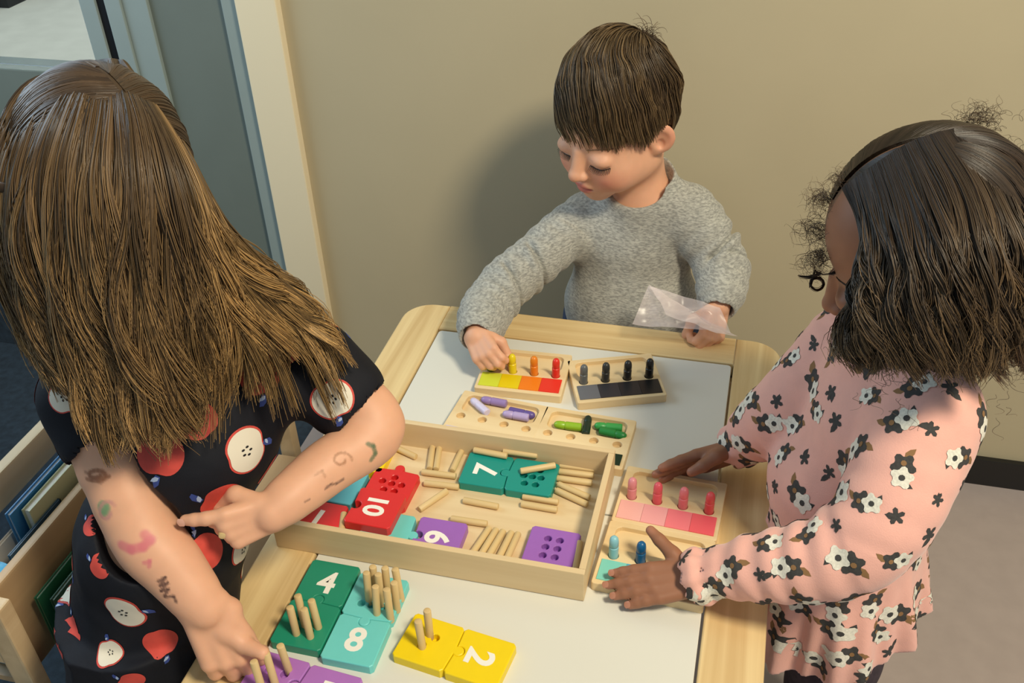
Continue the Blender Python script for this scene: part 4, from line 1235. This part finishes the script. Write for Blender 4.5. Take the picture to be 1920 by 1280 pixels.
mk = sstep(.14, .24, ql[:, 1]+.75*(ql[:, 2]-.22))*(np.linalg.norm(ql, axis=1) < .62)*sstep(-.30, -.22, ql[:, 2])
tint = tint*(1-mk[:, None])+np.array(srgb(40, 30, 22))[:3]*mk[:, None]
pl_ = (np.abs(ql[:, 0]) < .022) & (ql[:, 2] > .2); tint[pl_] = np.array(srgb(120, 88, 66))[:3]
# lighter finger tips
for res in (hN, hF):
    for pts, v, nn in res:
        m = sstep(.011, .004, np.linalg.norm(V-pts[-1], axis=1))*.35
        tint = tint*(1-m[:, None])+np.array(srgb(196, 132, 106))[:3]*m[:, None]
np_mesh('body', V, Q, M['skin_d'], gp, tint)
nails(gp, hN, fN, M['nail_d'])
lash_brow(gp, c2, R2, H2, M['lash'], None, raw_bvh(V, Q))

# dress
M['pink'] = mat('pink_jersey', srgb(236, 176, 160), 0.9, noise=0.03, nscale=60, bump=0.25, bscale=700, sheen=0.3)
M['pr_dark'] = mat('print_dark_grey', srgb(62, 60, 58), 0.85, noise=.2, nscale=400)
M['pr_cream'] = mat('print_cream', srgb(226, 220, 204), 0.85, noise=.15, nscale=400)
M['pr_brown'] = mat('print_brown', srgb(140, 104, 66), 0.85)
M['pr_line'] = mat('print_line', srgb(190, 110, 96), 0.9)
D2 = Sdf()
D2.cap(sN+np.array([0, .008, -.004]), sF+np.array([0, -.008, -.004]), .045, .044, .03)
D2.ell((.392, -.358, .655), (.085, .105, .080), .035)
D2.ell((.365, -.362, .565), (.090, .102, .080), .035)
D2.cap(nb, nb+np.array([-.006, 0, .012]), .050, .046, .02)
D2.cap((.372, -.372, .52), (.378, -.375, .42), .082, .090, .03)
D2.chain([sN, eN, wN+(eN-wN)*.16], (.046, .040, .026), .020, 5)
D2.chain([sF, eF, wF+(eF-wF)*.20], (.042, .036, .025), .018, 5)
for a, b, r_ in ((eN, wN, .0305), (eF, wF, .029)):
    D2.cap(b+(a-b)*.16, b+(a-b)*.05, .024, r_, .008)
def skirt(p, d):
    m = (p[:, 2] < .56) & (d < .1)
    q = p[m]; fl = sstep(.535, .36, q[:, 2])
    cx, cy = .372+.006*fl, -.375
    th = np.arctan2(q[:, 1]-cy, q[:, 0]-cx)
    pleat = .0085*np.sin(11*th+2.2*np.sin(2*th)+6*(q[:, 2]-.5))*fl+.004*np.sin(23*th+1)*fl
    rad = .088+.020*fl+pleat
    rr = np.hypot((q[:, 0]-cx)*1.06, (q[:, 1]-cy)*.92)
    di = np.maximum((rr-rad)*.8, q[:, 2]-.535)
    dd = d[m]; k = .006; h = np.clip(.5+.5*(di-dd)/k, 0, 1)
    d = d.copy(); d[m] = di*(1-h)+dd*h-k*h*(1-h)
    return d.astype(np.float32)
D2.func(skirt)
def folds2(p, d):
    near = d < .03; f = np.zeros(len(p)); q = p[near]; w_ = np.zeros(len(q))
    for (a, b, amp, frq) in ((sN, eN, .0022, 190), (eN, wN, .0022, 210), (sF, eF, .0018, 230), (eF, wF, .0020, 260)):
        L = np.linalg.norm(b-a); h = np.clip(((q-a) @ (b-a))/L**2, 0, 1)
        dist = np.linalg.norm(q-a-h[:, None]*(b-a), axis=1); m = sstep(.065, .035, dist)
        w_ += m*amp*np.sin(h*L*frq+4*vnoise(q, 24, 23))*(.5+.5*vnoise(q, 16, 27))
        if frq in (210, 260):      # scalloped cuff
            ax = unit(b-a); u1 = unit(np.cross(ax, [0, 0, 1.])); u2 = np.cross(ax, u1)
            ang = np.arctan2((q-b) @ u1, (q-b) @ u2); w_ += .0013*np.sin(9*ang)*sstep(.78, .93, ((q-a) @ (b-a))/L**2)*m
    w_ += .0022*vnoise(q*np.array([1.3, 1.3, .7]), 34, 32)
    f[near] = w_; return (d+f).astype(np.float32)
D2.func(folds2)
D2.cap(nb+np.array([-.004, 0, .016]), nb+np.array([-.010, 0, .09]), .042, .050, .006, sub=True)
for a, b in ((eN, wN), (eF, wF)):
    D2.cap(b+(a-b)*.14, b-(a-b)*.3, .0225, .0255, .003, sub=True)
D2.plane((.462, -.4, .402), (.4, .0, -.9))
V, Q = polygonize(D2, 0.0024)
V = relax(V, Q, 1, .4)
bv = raw_bvh(V, Q)
def flower(s, n=5, inner=.52, m=26, rot=0):
    return [(s*(inner+(1-inner)*abs(math.cos(n*a/2)))*math.cos(a+rot), s*(inner+(1-inner)*abs(math.cos(n*a/2)))*math.sin(a+rot)) for a in np.arange(m)*2*math.pi/m]
def shift(poly, x, y): return [(a+x, b+y) for a, b in poly]
def leafp(s, rot): 
    return [(s*(math.cos(rot)*t_-math.sin(rot)*w_), s*(math.sin(rot)*t_+math.cos(rot)*w_)) for t_, w_ in ((0, 0), (.35, -.28), (.8, -.24), (1.2, 0), (.8, .24), (.35, .28))]
N_ = np.zeros_like(V); e1 = V[Q[:, 1]]-V[Q[:, 0]]; e2 = V[Q[:, 2]]-V[Q[:, 0]]; fn = np.cross(e1, e2); fc = V[Q].mean(1)
fn /= np.linalg.norm(fn, axis=1, keepdims=True)+1e-12
rg = np.random.default_rng(17); order = rg.permutation(len(fc)); chosen = []
for i in order:
    if fc[i, 2] < .38: continue
    # stay off inner faces
    if bv.ray_cast(Vector(fc[i]+fn[i]*.001), Vector(fn[i]), .02)[0] is not None: continue
    if all(np.linalg.norm(fc[i]-c_) > .031 for c_, _ in chosen): chosen.append((fc[i], fn[i]))
    if len(chosen) > 190: break
pr = []
for c_, n_ in chosen:
    up = rg.normal(size=3); a = rg.random()*6.28; sc = 1.15+.45*rg.random()
    small = rg.random() < .28
    dx, dy = .0085*math.cos(a)*sc, .0085*math.sin(a)*sc
    def add(poly, lift, k):
        v, f = conform(bv, c_, n_, up, poly, lift); pr.append((v, f, k))
    if small:
        add(flower(.0062*sc, 5, .4, 20), .0004, 1); add(shift(leafp(.008*sc, a), .004, 0), .0003, 1)
    else:
        add(flower(.0090*sc, 5, .55, 25, a), .0004, 1)
        add(shift(flower(.0082*sc, 5, .6, 25, a+.5), dx, dy), .0007, 2)
        add(shift(circ(0, 0, .0022*sc, 8), dx, dy), .0010, 1)
        add(shift(leafp(.0085*sc, a+2.4), -dx*.6, -dy*.6), .0002, 3)
        add(shift(leafp(.0070*sc, a+1.2), dx*1.4, dy*1.4), .0003, 1)
        add(shift(circ(0, 0, .0020*sc, 8), -dx*.2, -dy*.2), .0008, 3)
printed_mesh('dress', V, Q, M['pink'], pr, [M['pr_dark'], M['pr_cream'], M['pr_brown']], gp)
# dark leggings and shoes
M['leggings'] = mat('dark_leggings', srgb(58, 46, 54), 0.9, noise=.5, nscale=60)
L2 = Sdf()
L2.cap((.378, -.41, .42), (.378, -.34, .42), .060, .060, .02)
for y0, y1 in ((-.418, -.43), (-.332, -.32)):
    L2.chain([(.38, y0, .40), (.388, (y0+y1)/2, .2), (.40, y1, .04)], (.056, .045, .034), .02, 3)
V, Q = polygonize(L2, 0.004); np_mesh('leggings', V, Q, M['leggings'], gp)
for y1 in (-.43, -.32):
    S_ = Sdf(); S_.cap((.415, y1+.008, .024), (.345, y1-.0, .020), .029, .026, .02); S_.plane((0, 0, 0), (0, 0, -1))
    V, Q = polygonize(S_, 0.003); np_mesh('shoe', V, Q, M['shoe'], gp)

# curly hair: guide curves from the parting down
def gl(*a): return np.array([P(*q) for q in a])
near = [gl((1578, 352, 0.877), (1606, 410, .868), (1616, 480, .855), (1618, 560, .855), (1606, 640, .87), (1602, 695, .88)),
        gl((1605, 332, 0.867), (1625, 400, .850), (1640, 480, .832), (1648, 560, .832), (1640, 640, .846), (1640, 705, .862)),
        gl((1650, 300, 0.862), (1680, 390, .832), (1700, 480, .812), (1705, 570, .812), (1700, 645, .828), (1690, 715, .846)),
        gl((1700, 269, 0.860), (1745, 370, .824), (1770, 470, .803), (1775, 570, .806), (1765, 650, .822), (1750, 718, .842)),
        gl((1755, 248, 0.864), (1815, 350, .832), (1846, 460, .812), (1850, 570, .816), (1838, 650, .832), (1815, 715, .850)),
        gl((1800, 238, 0.877), (1880, 335, .858), (1920, 450, .842), (1925, 570, .846), (1905, 650, .860), (1880, 700, .875)),
        gl((1815, 230, 0.902), (1915, 310, .905), (1968, 440, .90), (1975, 570, .905), (1945, 650, .912), (1915, 700, .92)),
        gl((1812, 228, 0.932), (1920, 290, .965), (1985, 420, .975), (1995, 560, .975), (1960, 650, .975), (1925, 700, .97))]
def side_guides(sgn, n, a0, a1, f0, f1, off, zlow, flare, c, R, Hh, rad=(.315, .38, .385), cen=(0, .055, .12)):
    out = []; rad = np.array(rad); cen = np.array(cen)
    for k in range(n):
        u = k/(n-1); a = math.radians(a0+(a1-a0)*u); f = math.radians(f0+(f1-f0)*u)
        s0 = np.array([sgn*.03, math.sin(a), math.cos(a)]); s1 = np.array([sgn*math.cos(f), math.sin(f), -.12])
        s0 = unit(s0); s1 = unit(s1); om = math.acos(np.clip(s0 @ s1, -1, 1)); pts = []
        for t_ in (0, .25, .5, .75, 1):
            q = (math.sin((1-t_)*om)*s0+math.sin(t_*om)*s1)/math.sin(om)
            pts.append(cen+q*(rad+off*(.35+.65*min(1, t_*2.5))))
        e = pts[-1]
        for t_ in (.25, .6, 1):
            ld = R.T @ np.array([0, 0, -1.]); L_ = abs(zlow-e[2])
            p_ = e+(ld*t_+np.array([0, 0, -1.])*max(0, .35-t_)*.8+np.array([e[0], e[1]-cen[1], 0])*flare*t_)*L_*np.array([1, 1, 1])*1.0
            s_ = np.linalg.norm((p_-cen)/(rad+off+.03*t_))
            if s_ < 1: p_ = cen+(p_-cen)/s_
            pts.append(p_)
        out.append(np.array([c+R @ p*Hh for p in pts]))
    return out
far = side_guides(-1, 7, -52, 38, -22, 92, .045, -.62, .10, c2, R2, H2)
under = side_guides(1, 7, -42, 38, 12, 92, .015, -.66, .10, c2, R2, H2)
pn_, cid, lay = sheet_paths(near, 13500, 26, 41, c2, thick=.034, curl=.0095, freq=58, clumps=60, clump=.80, len_lo=.74, wave=.0085, curl_start=.12, ujit=.006, splay=.012)
rc = np.random.default_rng(5); tone = rc.random(4000)
def curl_cols(n, K, cid, lay, seed, root, tip):
    cl = tone[(cid.astype(int)*13+3) % 4000]*2-1
    return hair_cols(n, K, root, tip, seed, cl*1.3, .25, 1.4)
cA = curl_cols(len(pn_), 26, cid, lay, 6, srgb(42, 32, 24), srgb(128, 102, 70))
pf_, cid2, lay2 = sheet_paths(far, 5200, 26, 43, c2, thick=.016, curl=.0065, freq=70, clumps=50, clump=.8, len_lo=.75, wave=.003, curl_start=.3, ujit=.008, splay=.006)
pu_, cid3, lay3 = sheet_paths(under, 4200, 26, 44, c2, thick=.010, curl=.006, freq=70, clumps=50, clump=.6, len_lo=.75, wave=.003, curl_start=.4, ujit=.008)
cU = curl_cols(len(pu_), 26, cid3, lay3, 8, srgb(42, 32, 24), srgb(100, 80, 56))
cB = curl_cols(len(pf_), 26, cid2, lay2, 7, srgb(42, 32, 24), srgb(92, 70, 48))
# frizz: short fine curls standing off the crown, the brow and the ends
fz = []; K = 26; t = np.linspace(0, 1, K)
def frizz(px, py, D, n, spread, length, rad, turns, dirpx):
    for _ in range(n):
        p0 = P(px+rc.normal()*spread, py+rc.normal()*spread*.6, D+rc.normal()*.010)
        dx, dy = dirpx; dv = unit(CR*(dx+rc.normal()*.5)-CU*(dy+rc.normal()*.5)+CF*rc.normal()*.3)
        a1 = unit(np.cross(dv, rc.normal(size=3))); a2 = np.cross(dv, a1); L = length*(.5+rc.random()); r_ = rad*(.5+rc.random()); ph = rc.random()*6.28; w_ = turns*6.28*(.6+.8*rc.random())
        fz.append(p0+dv*(t[:, None]*L)+a1*(r_*np.cos(ph+w_*t)*t**.5)[:, None]+a2*(r_*np.sin(ph+w_*t)*t**.5)[:, None])
frizz(1838, 232, .93, 130, 20, .013, .005, 1.1, (0, -1))
frizz(1590, 345, .93, 60, 12, .014, .005, 1.3, (-.8, -.5))
frizz(1558, 372, .95, 70, 12, .016, .006, 1.4, (-1, 0))
frizz(1542, 420, .965, 80, 12, .022, .007, 1.3, (-.5, .8))
frizz(1540, 470, .965, 80, 10, .024, .008, 1.2, (-.2, 1))
frizz(1700, 292, .93, 30, 40, .006, .003, 1.2, (-.3, -1))
frizz(1895, 660, .88, 60, 24, .022, .008, 1.1, (.5, .6))
frizz(1740, 690, .85, 60, 80, .014, .006, 1.2, (0, .8))
frizz(1900, 300, .93, 50, 26, .010, .004, 1.2, (.8, -.6))
fz = np.array(fz)
cC = hair_cols(len(fz), K, srgb(60, 46, 34), srgb(104, 82, 58), 9)
# the two distinct ringlets hanging in front of the brow
rl = []
for j in range(26):
    o = rc.normal(size=2)*2.4; 
    pts = [(1568+o[0], 508+o[1]), (1552, 514), (1538, 514), (1528, 506+o[1]), (1521, 520)]
    ang = np.linspace(math.radians(200), math.radians(200-400), 16)
    ring = [(1532+12.5*math.cos(a)+o[0]*.5, 531-11.5*math.sin(a)*-1*-1+o[1]*.5) for a in ang]
    seq = pts[:4]+ring
    cpx, _ = curve([np.array([a, b, .0]) for a, b in seq], [0]*len(seq), 3)
    idx = np.linspace(0, len(cpx)-1, K).astype(int)
    rl.append([P(q[0], q[1], .962+.004*math.sin(k*.5)+o[0]*.0004) for k, q in enumerate(cpx[idx])])
for j in range(16):
    o = rc.normal(size=2)*1.2; rl.append([P(1540-42*s_+o[0], 512+8*math.sin(s_*2.4)+o[1], .962) for s_ in t])
rl = np.array(rl)
cD = hair_cols(len(rl), K, srgb(48, 34, 24), srgb(60, 42, 28), 10)
allp = np.concatenate([pn_, pf_, pu_, fz, rl]); allc = np.concatenate([cA, cB, cU, cC, cD])
rad = np.concatenate([np.full(len(pn_), .00065), np.full(len(pf_), .00085), np.full(len(pu_), .0010), np.full(len(fz), .00022), np.full(len(rl), .00045)])
strands('hair', allp, rad, allc, M['hair'], gp)
# ================================================================== long haired girl in the dark apple dress
ga = empty('person', (-0.37, -0.645, 0), 0, 'girl with long light brown hair hiding her face, in dark apple-print dress', 'person')
c3 = P(188, 345, .905); H3 = 0.222
R3 = frame((.60, -.42, -.78), (.25, .05, 1))
s3R, s3L = P(165, 742, .975), P(590, 690, 1.035)
e3L, w3L = P(706, 798, 1.050), P(508, 962, .978)
e3R, w3R = P(262, 985, .975), P(385, 1140, .975)
A_ = Sdf()
head(A_, c3, R3, H3)
n3 = (s3R+s3L)/2+np.array([-.012, .008, .022])
A_.cap(c3+R3 @ np.array([0, .14, -.16])*H3, n3, .036, .038, .02)
A_.cap(s3R, s3L, .034, .034, .03)
mid3 = (s3R+s3L)/2
A_.ell(mid3+np.array([-.018, -.008, -.055]), (.075, .080, .075), .03)
A_.ell((-.350, -.620, .57), (.070, .075, .09), .03)
A_.ell((-.378, -.645, .45), (.068, .075, .07), .03)
A_.chain([s3L, e3L, e3L+(w3L-e3L)*.5, w3L], (.032, .0275, .0250, .0190), .012, 4)
A_.chain([s3R, e3R, e3R+(w3R-e3R)*.45, w3R], (.036, .0300, .0265, .0205), .012, 4)
legs(A_, [(-.385, -.685, .40), (-.385, -.605, .40)], [(-.40, -.70, 0), (-.40, -.59, 0)], r=(.052, .040, .028))
# left hand: index out, the others closed round a peg
dL = unit(P(368, 1012, .955)-w3L)
h3L, f3L = hand(A_, w3L-dL*.004, dL, -CF*.85-CU*.30+CR*.10, CU, .094, curls=(.22, 1.25, 1.35, 1.4),
                thumb=[(.24, .32, -.20), (.10, .50, -.34), (-.06, .58, -.38)], spread=.06, fat=1.30)
# right hand: thumb on a peg tip, fingers pressing beyond the picture edge
thumb_tip = onz(492, 1224, TZ+0.052)
dRh = unit(P(452, 1262, 1.0)-w3R)
n3r = unit(-CF*.7+CU*.55-CR*.1)
_d = unit(dRh); _n = unit(n3r-_d*(n3r @ _d)); _s = np.cross(_d, _n); _s = _s if _s @ CR > 0 else -_s
def rel(p, L): v = p-w3R; return (v @ _s/L, v @ _d/L, v @ _n/L)
L3 = .125
tpm = P(432, 1195, .985)
h3R, f3R = hand(A_, w3R, dRh, n3r, CR, L3, curls=(.55, .5, .5, .55),
                thumb=[rel(P(420, 1180, .982), L3), rel(P(458, 1208, .985), L3), rel(thumb_tip, L3)], spread=.08, fat=1.10)
V, Q = polygonize(A_, 0.0018); V = relax(V, Q, 1, .4)
tint = face_tint(V, c3, R3, H3, SK, srgb(198, 104, 92), srgb(232, 132, 108))
ql = ((V-c3) @ R3)/H3
mk = sstep(-.30, -.10, ql[:, 1]+.9*ql[:, 2])*(np.linalg.norm(ql, axis=1) < .62)*sstep(-.33, -.25, ql[:, 2])
tint = tint*(1-mk[:, None])+np.array(srgb(70, 54, 38))[:3]*mk[:, None]
bvA = raw_bvh(V, Q)
BR_, PK_, GN_, DK_ = srgb(150, 98, 70), srgb(208, 112, 120), srgb(120, 150, 110), srgb(92, 62, 54)
def spiral(x, y, rx, ry, turns, n=16, a0=0): return [(x+rx*(.35+.65*k/n)*math.cos(a0+6.28*turns*k/n), y+ry*(.35+.65*k/n)*math.sin(a0+6.28*turns*k/n)) for k in range(n+1)]
for pts, c_, w_, st in ((spiral(180, 890, 22, 12, 1.4), BR_, .0022, .75), ([(160, 885), (205, 893), (188, 905)], BR_, .0018, .6),
                        (spiral(193, 952, 10, 12, 1.3), GN_, .0032, .6), (spiral(200, 960, 18, 22, .9), srgb(196, 140, 130), .0022, .5),
                        ([(228, 1022), (246, 1030), (268, 1025), (282, 1012), (272, 1002)], PK_, .0052, .75), ([(270, 1055), (281, 1052), (279, 1062)], PK_, .0022, .7),
                        ([(296, 1090), (310, 1082), (300, 1098), (314, 1092), (302, 1108), (316, 1104), (308, 1118), (326, 1118), (330, 1128)], DK_, .0017, .8),
                        (spiral(640, 862, 20, 16, 1.0), srgb(170, 118, 84), .0015, .6), ([(592, 890), (604, 882), (610, 894)], srgb(170, 118, 84), .0014, .5),
                        ([(690, 832), (700, 836), (704, 850), (696, 862)], srgb(92, 108, 78), .0026, .8),
                        ([(610, 916), (620, 908), (632, 906), (644, 898)], DK_, .0015, .7), ([(572, 940), (580, 936)], DK_, .0013, .6)):
    paint_stroke(V, tint, bvA, pts, c_, w_, st)
np_mesh('body', V, Q, M['skin_l'], ga, tint)
nails(ga, h3L, f3L, M['nail_l'], (0, 1)); nails(ga, h3R, f3R, M['nail_l'])
lash_brow(ga, c3, R3, H3, M['lash'], None, bvA)
# the peg inside her closed left hand
pc_ = (h3L[1][0][1]+h3L[1][0][3])/2
pdir = unit(CR*.25-CU*.55-CF*.8)
peg(pc_+dL*.002-pdir*.012, pc_+pdir, "wooden peg held in the long-haired girl's closed left hand", 'pegs in hand', L=.040)

# dress
M['navy'] = mat('navy_cotton', srgb(17, 18, 26), 0.75, noise=0.1, nscale=60, bump=0.15, bscale=900, spec=0.3)
M['ap_red'] = mat('print_red', srgb(204, 72, 60), 0.7, noise=.12, nscale=70)
M['ap_cream'] = mat('print_cream_apple', srgb(226, 216, 196), 0.75)
M['ap_blue'] = mat('print_blue_leaf', srgb(52, 72, 140), 0.7)
M['ap_black'] = mat('print_seed', srgb(24, 22, 24), 0.7)
M['ap_light'] = mat('print_leaf_light', srgb(170, 186, 214), 0.7)
D3 = Sdf()
D3.cap(s3R+np.array([.004, .004, 0]), s3L-np.array([.004, .004, 0]), .046, .046, .03)
D3.ell(mid3+np.array([-.018, -.008, -.055]), (.090, .100, .080), .035)
D3.ell((-.345, -.615, .58), (.088, .102, .085), .035)
D3.cap((-.365, -.635, .50), (-.378, -.650, .42), .088, .094, .03)
D3.cap(n3, n3+np.array([.004, -.004, .010]), .046, .042, .02)
sl = s3L+(e3L-s3L)*.46; sr = s3R+(e3R-s3R)*.30
D3.cap(s3L, sl, .047, .045, .012); D3.cap(s3R, sr, .045, .044, .012)
def skirt3(p, d):
    m = (p[:, 2] < .52) & (d < .1); q = p[m]; fl = sstep(.50, .22, q[:, 2])
    cx, cy = -.378-.02*fl, -.650-.01*fl; th = np.arctan2(q[:, 1]-cy, q[:, 0]-cx)
    rad_ = .092+.030*fl+.008*np.sin(7*th+2*np.sin(th*2))*fl
    rr = np.hypot((q[:, 0]-cx)*1.06, (q[:, 1]-cy)*.92); di = np.maximum((rr-rad_)*.8, np.maximum(q[:, 2]-.50, .20-q[:, 2]))
    dd = d[m]; k = .008; h = np.clip(.5+.5*(di-dd)/k, 0, 1); d = d.copy(); d[m] = di*(1-h)+dd*h-k*h*(1-h); return d.astype(np.float32)
D3.cap((-.39, -.66, .42), (-.39, -.66, .24), .05, .05, .01)
D3.func(skirt3)
def folds3(p, d):
    near_ = d < .03; f = np.zeros(len(p)); q = p[near_]
    f[near_] = .0035*vnoise(q*np.array([1.5, 1.5, .55]), 38, 52)+.0012*vnoise(q, 90, 55); return (d+f).astype(np.float32)
D3.func(folds3)
D3.cap(sl-(e3L-s3L)*.10, sl+(e3L-s3L)*.8, .036, .044, .003, sub=True)
D3.cap(sr-(e3R-s3R)*.08, sr+(e3R-s3R)*.8, .038, .044, .003, sub=True)
D3.cap(n3+np.array([0, 0, .012]), n3+np.array([0, 0, .09]), .042, .05, .005, sub=True)
V, Q = polygonize(D3, 0.0026); V = relax(V, Q, 1, .4)
bv = raw_bvh(V, Q)
def apple(s, squash=1.0):
    out = []
    for k in range(36):
        a = 2*math.pi*k/36
        r_ = s*(1-.16*math.exp(-((a-math.pi/2)/.34)**2)-.10*math.exp(-((a-3*math.pi/2)/.30)**2)+.05*math.sin(a))
        out.append((r_*math.cos(a)*1.02, r_*math.sin(a)*squash))
    return out
prints = []
def put(x, y, size, rot, kind):
    c_, n_ = hit(bv, x, y)
    if c_ is None: return False
    Dd = (c_-CC) @ CF; s = size/2*Dd/FPX
    put3(c_, n_, s, rot, kind); return True
used = []
def put3(c_, n_, s, rot, kind):
    used.append(c_)
    up = CU*math.cos(rot)-CR*math.sin(rot)
    if abs(unit(up) @ n_) > .97: up = CR
    def add(poly, lift, k): v, f = conform(bv, c_, n_, up, poly, lift, .0028); prints.append((v, f, k))
    if kind == 'r':
        add(apple(s), .0006, 1); add([(x_*.5-s*.1, y_+s*1.02) for x_, y_ in leafp(s*.9, .5)], .0005, 3)
        add([(x_*.45-s*.05, y_*.45+s*1.05) for x_, y_ in leafp(s*.8, .5)], .0010, 5)
    else:
        add(apple(s*1.10), .0005, 1); add(apple(s), .0010, 2)
        for k in range(5):
            a = 2*math.pi*k/5+.3; add([(s*.20*math.cos(a)+s*.055*math.cos(b), s*.20*math.sin(a)+s*.085*math.sin(b)) for b in np.arange(8)*.785], .0014, 4)
        add([(x_*.5, y_+s*1.05) for x_, y_ in leafp(s*.9, .4)], .0006, 3); add([(x_*.4, y_*.4+s*1.1) for x_, y_ in leafp(s*.7, .4)], .0010, 5)
for a in ((528, 655, 78, .6, 'r'), (486, 705, 72, 3.4, 'r'), (300, 850, 88, 3.0, 'r'), (372, 790, 72, .8, 'r'), (418, 938, 84, 1.0, 'r'), (262, 905, 46, 2.8, 'r'),
          (540, 845, 58, 3.3, 'r'), (583, 800, 52, .4, 'r'), (382, 1042, 84, .7, 'r'), (556, 600, 34, 0, 'r'), (188, 1062, 48, 1.2, 'r'), (300, 1200, 62, 3.5, 'r'), (248, 1278, 50, 1.0, 'r'),
          (622, 748, 74, 3.6, 'w'), (462, 845, 84, 2.2-3.6, 'w'), (232, 1147, 76, -1.2, 'w'), (209, 1222, 48, .3, 'w'), (122, 745, 60, .2, 'w'), (455, 1030, 60, .5, 'w'), (172, 985, 40, 1, 'r')):
    put(*a)
e1 = V[Q[:, 1]]-V[Q[:, 0]]; e2 = V[Q[:, 2]]-V[Q[:, 0]]; fn = np.cross(e1, e2); fc = V[Q].mean(1); fn /= np.linalg.norm(fn, axis=1, keepdims=True)+1e-12
for i in rg.permutation(len(fc))[:6000]:
    if fc[i, 2] < .22 or abs(fn[i, 2]) > .9: continue
    if fn[i] @ unit(CC-fc[i]) > -.05: continue
    if min(np.linalg.norm(fc[i]-u_) for u_ in used) > .062: put3(fc[i], fn[i], .021, rg.random()*6.28, 'r' if rg.random() < .7 else 'w')
printed_mesh('dress', V, Q, M['navy'], prints, [M['ap_red'], M['ap_cream'], M['ap_blue'], M['ap_black'], M['ap_light']], ga)
for y1 in (-.70, -.59):
    S_ = Sdf(); S_.cap((-.42, y1, .024), (-.345, y1-.01, .020), .029, .026, .02); S_.plane((0, 0, 0), (0, 0, -1))
    V, Q = polygonize(S_, 0.003); np_mesh('shoe', V, Q, M['shoe'], ga)

# hair: guide curves from the crown, combed forward and down
gd = [gl((150, 122, .900), (45, 160, .880), (-12, 270, .885), (-25, 420, .915), (30, 590, .930), (95, 720, .945)),
      gl((172, 116, .905), (88, 180, .832), (30, 330, .826), (35, 500, .860), (100, 680, .890), (165, 800, .905)),
      gl((188, 112, .890), (138, 190, .806), (100, 350, .798), (120, 550, .835), (172, 740, .875), (216, 850, .895)),
      gl((200, 110, .885), (190, 200, .810), (182, 350, .792), (205, 560, .827), (246, 740, .870), (256, 868, .892)),
      gl((212, 110, .885), (240, 205, .810), (258, 360, .792), (280, 570, .829), (310, 760, .875), (338, 880, .905)),
      gl((222, 112, .888), (288, 225, .820), (328, 370, .808), (352, 540, .841), (356, 700, .885), (385, 815, .915)),
      gl((230, 112, .875), (318, 240, .838), (380, 390, .838), (420, 510, .870), (432, 640, .910), (402, 805, .950)),
      gl((236, 116, .888), (335, 258, .866), (408, 405, .880), (474, 520, .912), (545, 640, .950), (598, 800, .985)),
      gl((240, 120, .900), (342, 266, .895), (420, 415, .915), (515, 522, .943), (622, 615, .982), (670, 738, 1.01))]
p1, k1, l1 = sheet_paths(gd, 14500, 30, 61, c3, thick=.030, curl=.0100, freq=26, clumps=58, clump=.82, len_lo=.72, wave=.0110, curl_start=.35, ujit=.006, u_hi=.70, splay=.004)
p2, k2, l2 = sheet_paths(gd, 3600, 30, 62, c3, thick=.018, curl=.016, freq=22, clumps=20, clump=.90, len_lo=.72, wave=.009, curl_start=.42, ujit=.003, u_lo=.68, splay=.004)
back = side_guides(1, 6, 20, 40, 20, 100, .004, -.75, .05, c3, R3, H3)+side_guides(-1, 6, 40, 20, 100, 20, .004, -.75, .05, c3, R3, H3)[::1]
p3, k3, l3 = sheet_paths(back, 5200, 30, 63, c3, thick=.012, curl=.003, freq=26, clumps=60, clump=.5, len_lo=.85, wave=.004, curl_start=.4)
und = side_guides(1, 5, -52, 30, -80, 40, .012, -.8, .05, c3, R3, H3)
und2 = side_guides(-1, 5, -52, 30, -80, 40, .012, -.8, .05, c3, R3, H3)
p4, k4, l4 = sheet_paths(und, 2400, 30, 64, c3, thick=.010, clumps=40, clump=.4, len_lo=.85)
p5, k5, l5 = sheet_paths(und2, 2400, 30, 65, c3, thick=.010, clumps=40, clump=.4, len_lo=.85)
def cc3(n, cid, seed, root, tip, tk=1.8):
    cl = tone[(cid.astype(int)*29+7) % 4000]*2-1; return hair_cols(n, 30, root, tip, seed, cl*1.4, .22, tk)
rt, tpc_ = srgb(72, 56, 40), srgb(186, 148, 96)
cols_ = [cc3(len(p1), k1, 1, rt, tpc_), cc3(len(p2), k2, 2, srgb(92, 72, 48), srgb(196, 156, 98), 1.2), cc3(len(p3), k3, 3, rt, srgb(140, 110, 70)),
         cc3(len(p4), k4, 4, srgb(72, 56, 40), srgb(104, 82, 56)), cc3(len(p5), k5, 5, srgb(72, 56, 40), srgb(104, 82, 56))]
ps_ = [p1, p2, p3, p4, p5]
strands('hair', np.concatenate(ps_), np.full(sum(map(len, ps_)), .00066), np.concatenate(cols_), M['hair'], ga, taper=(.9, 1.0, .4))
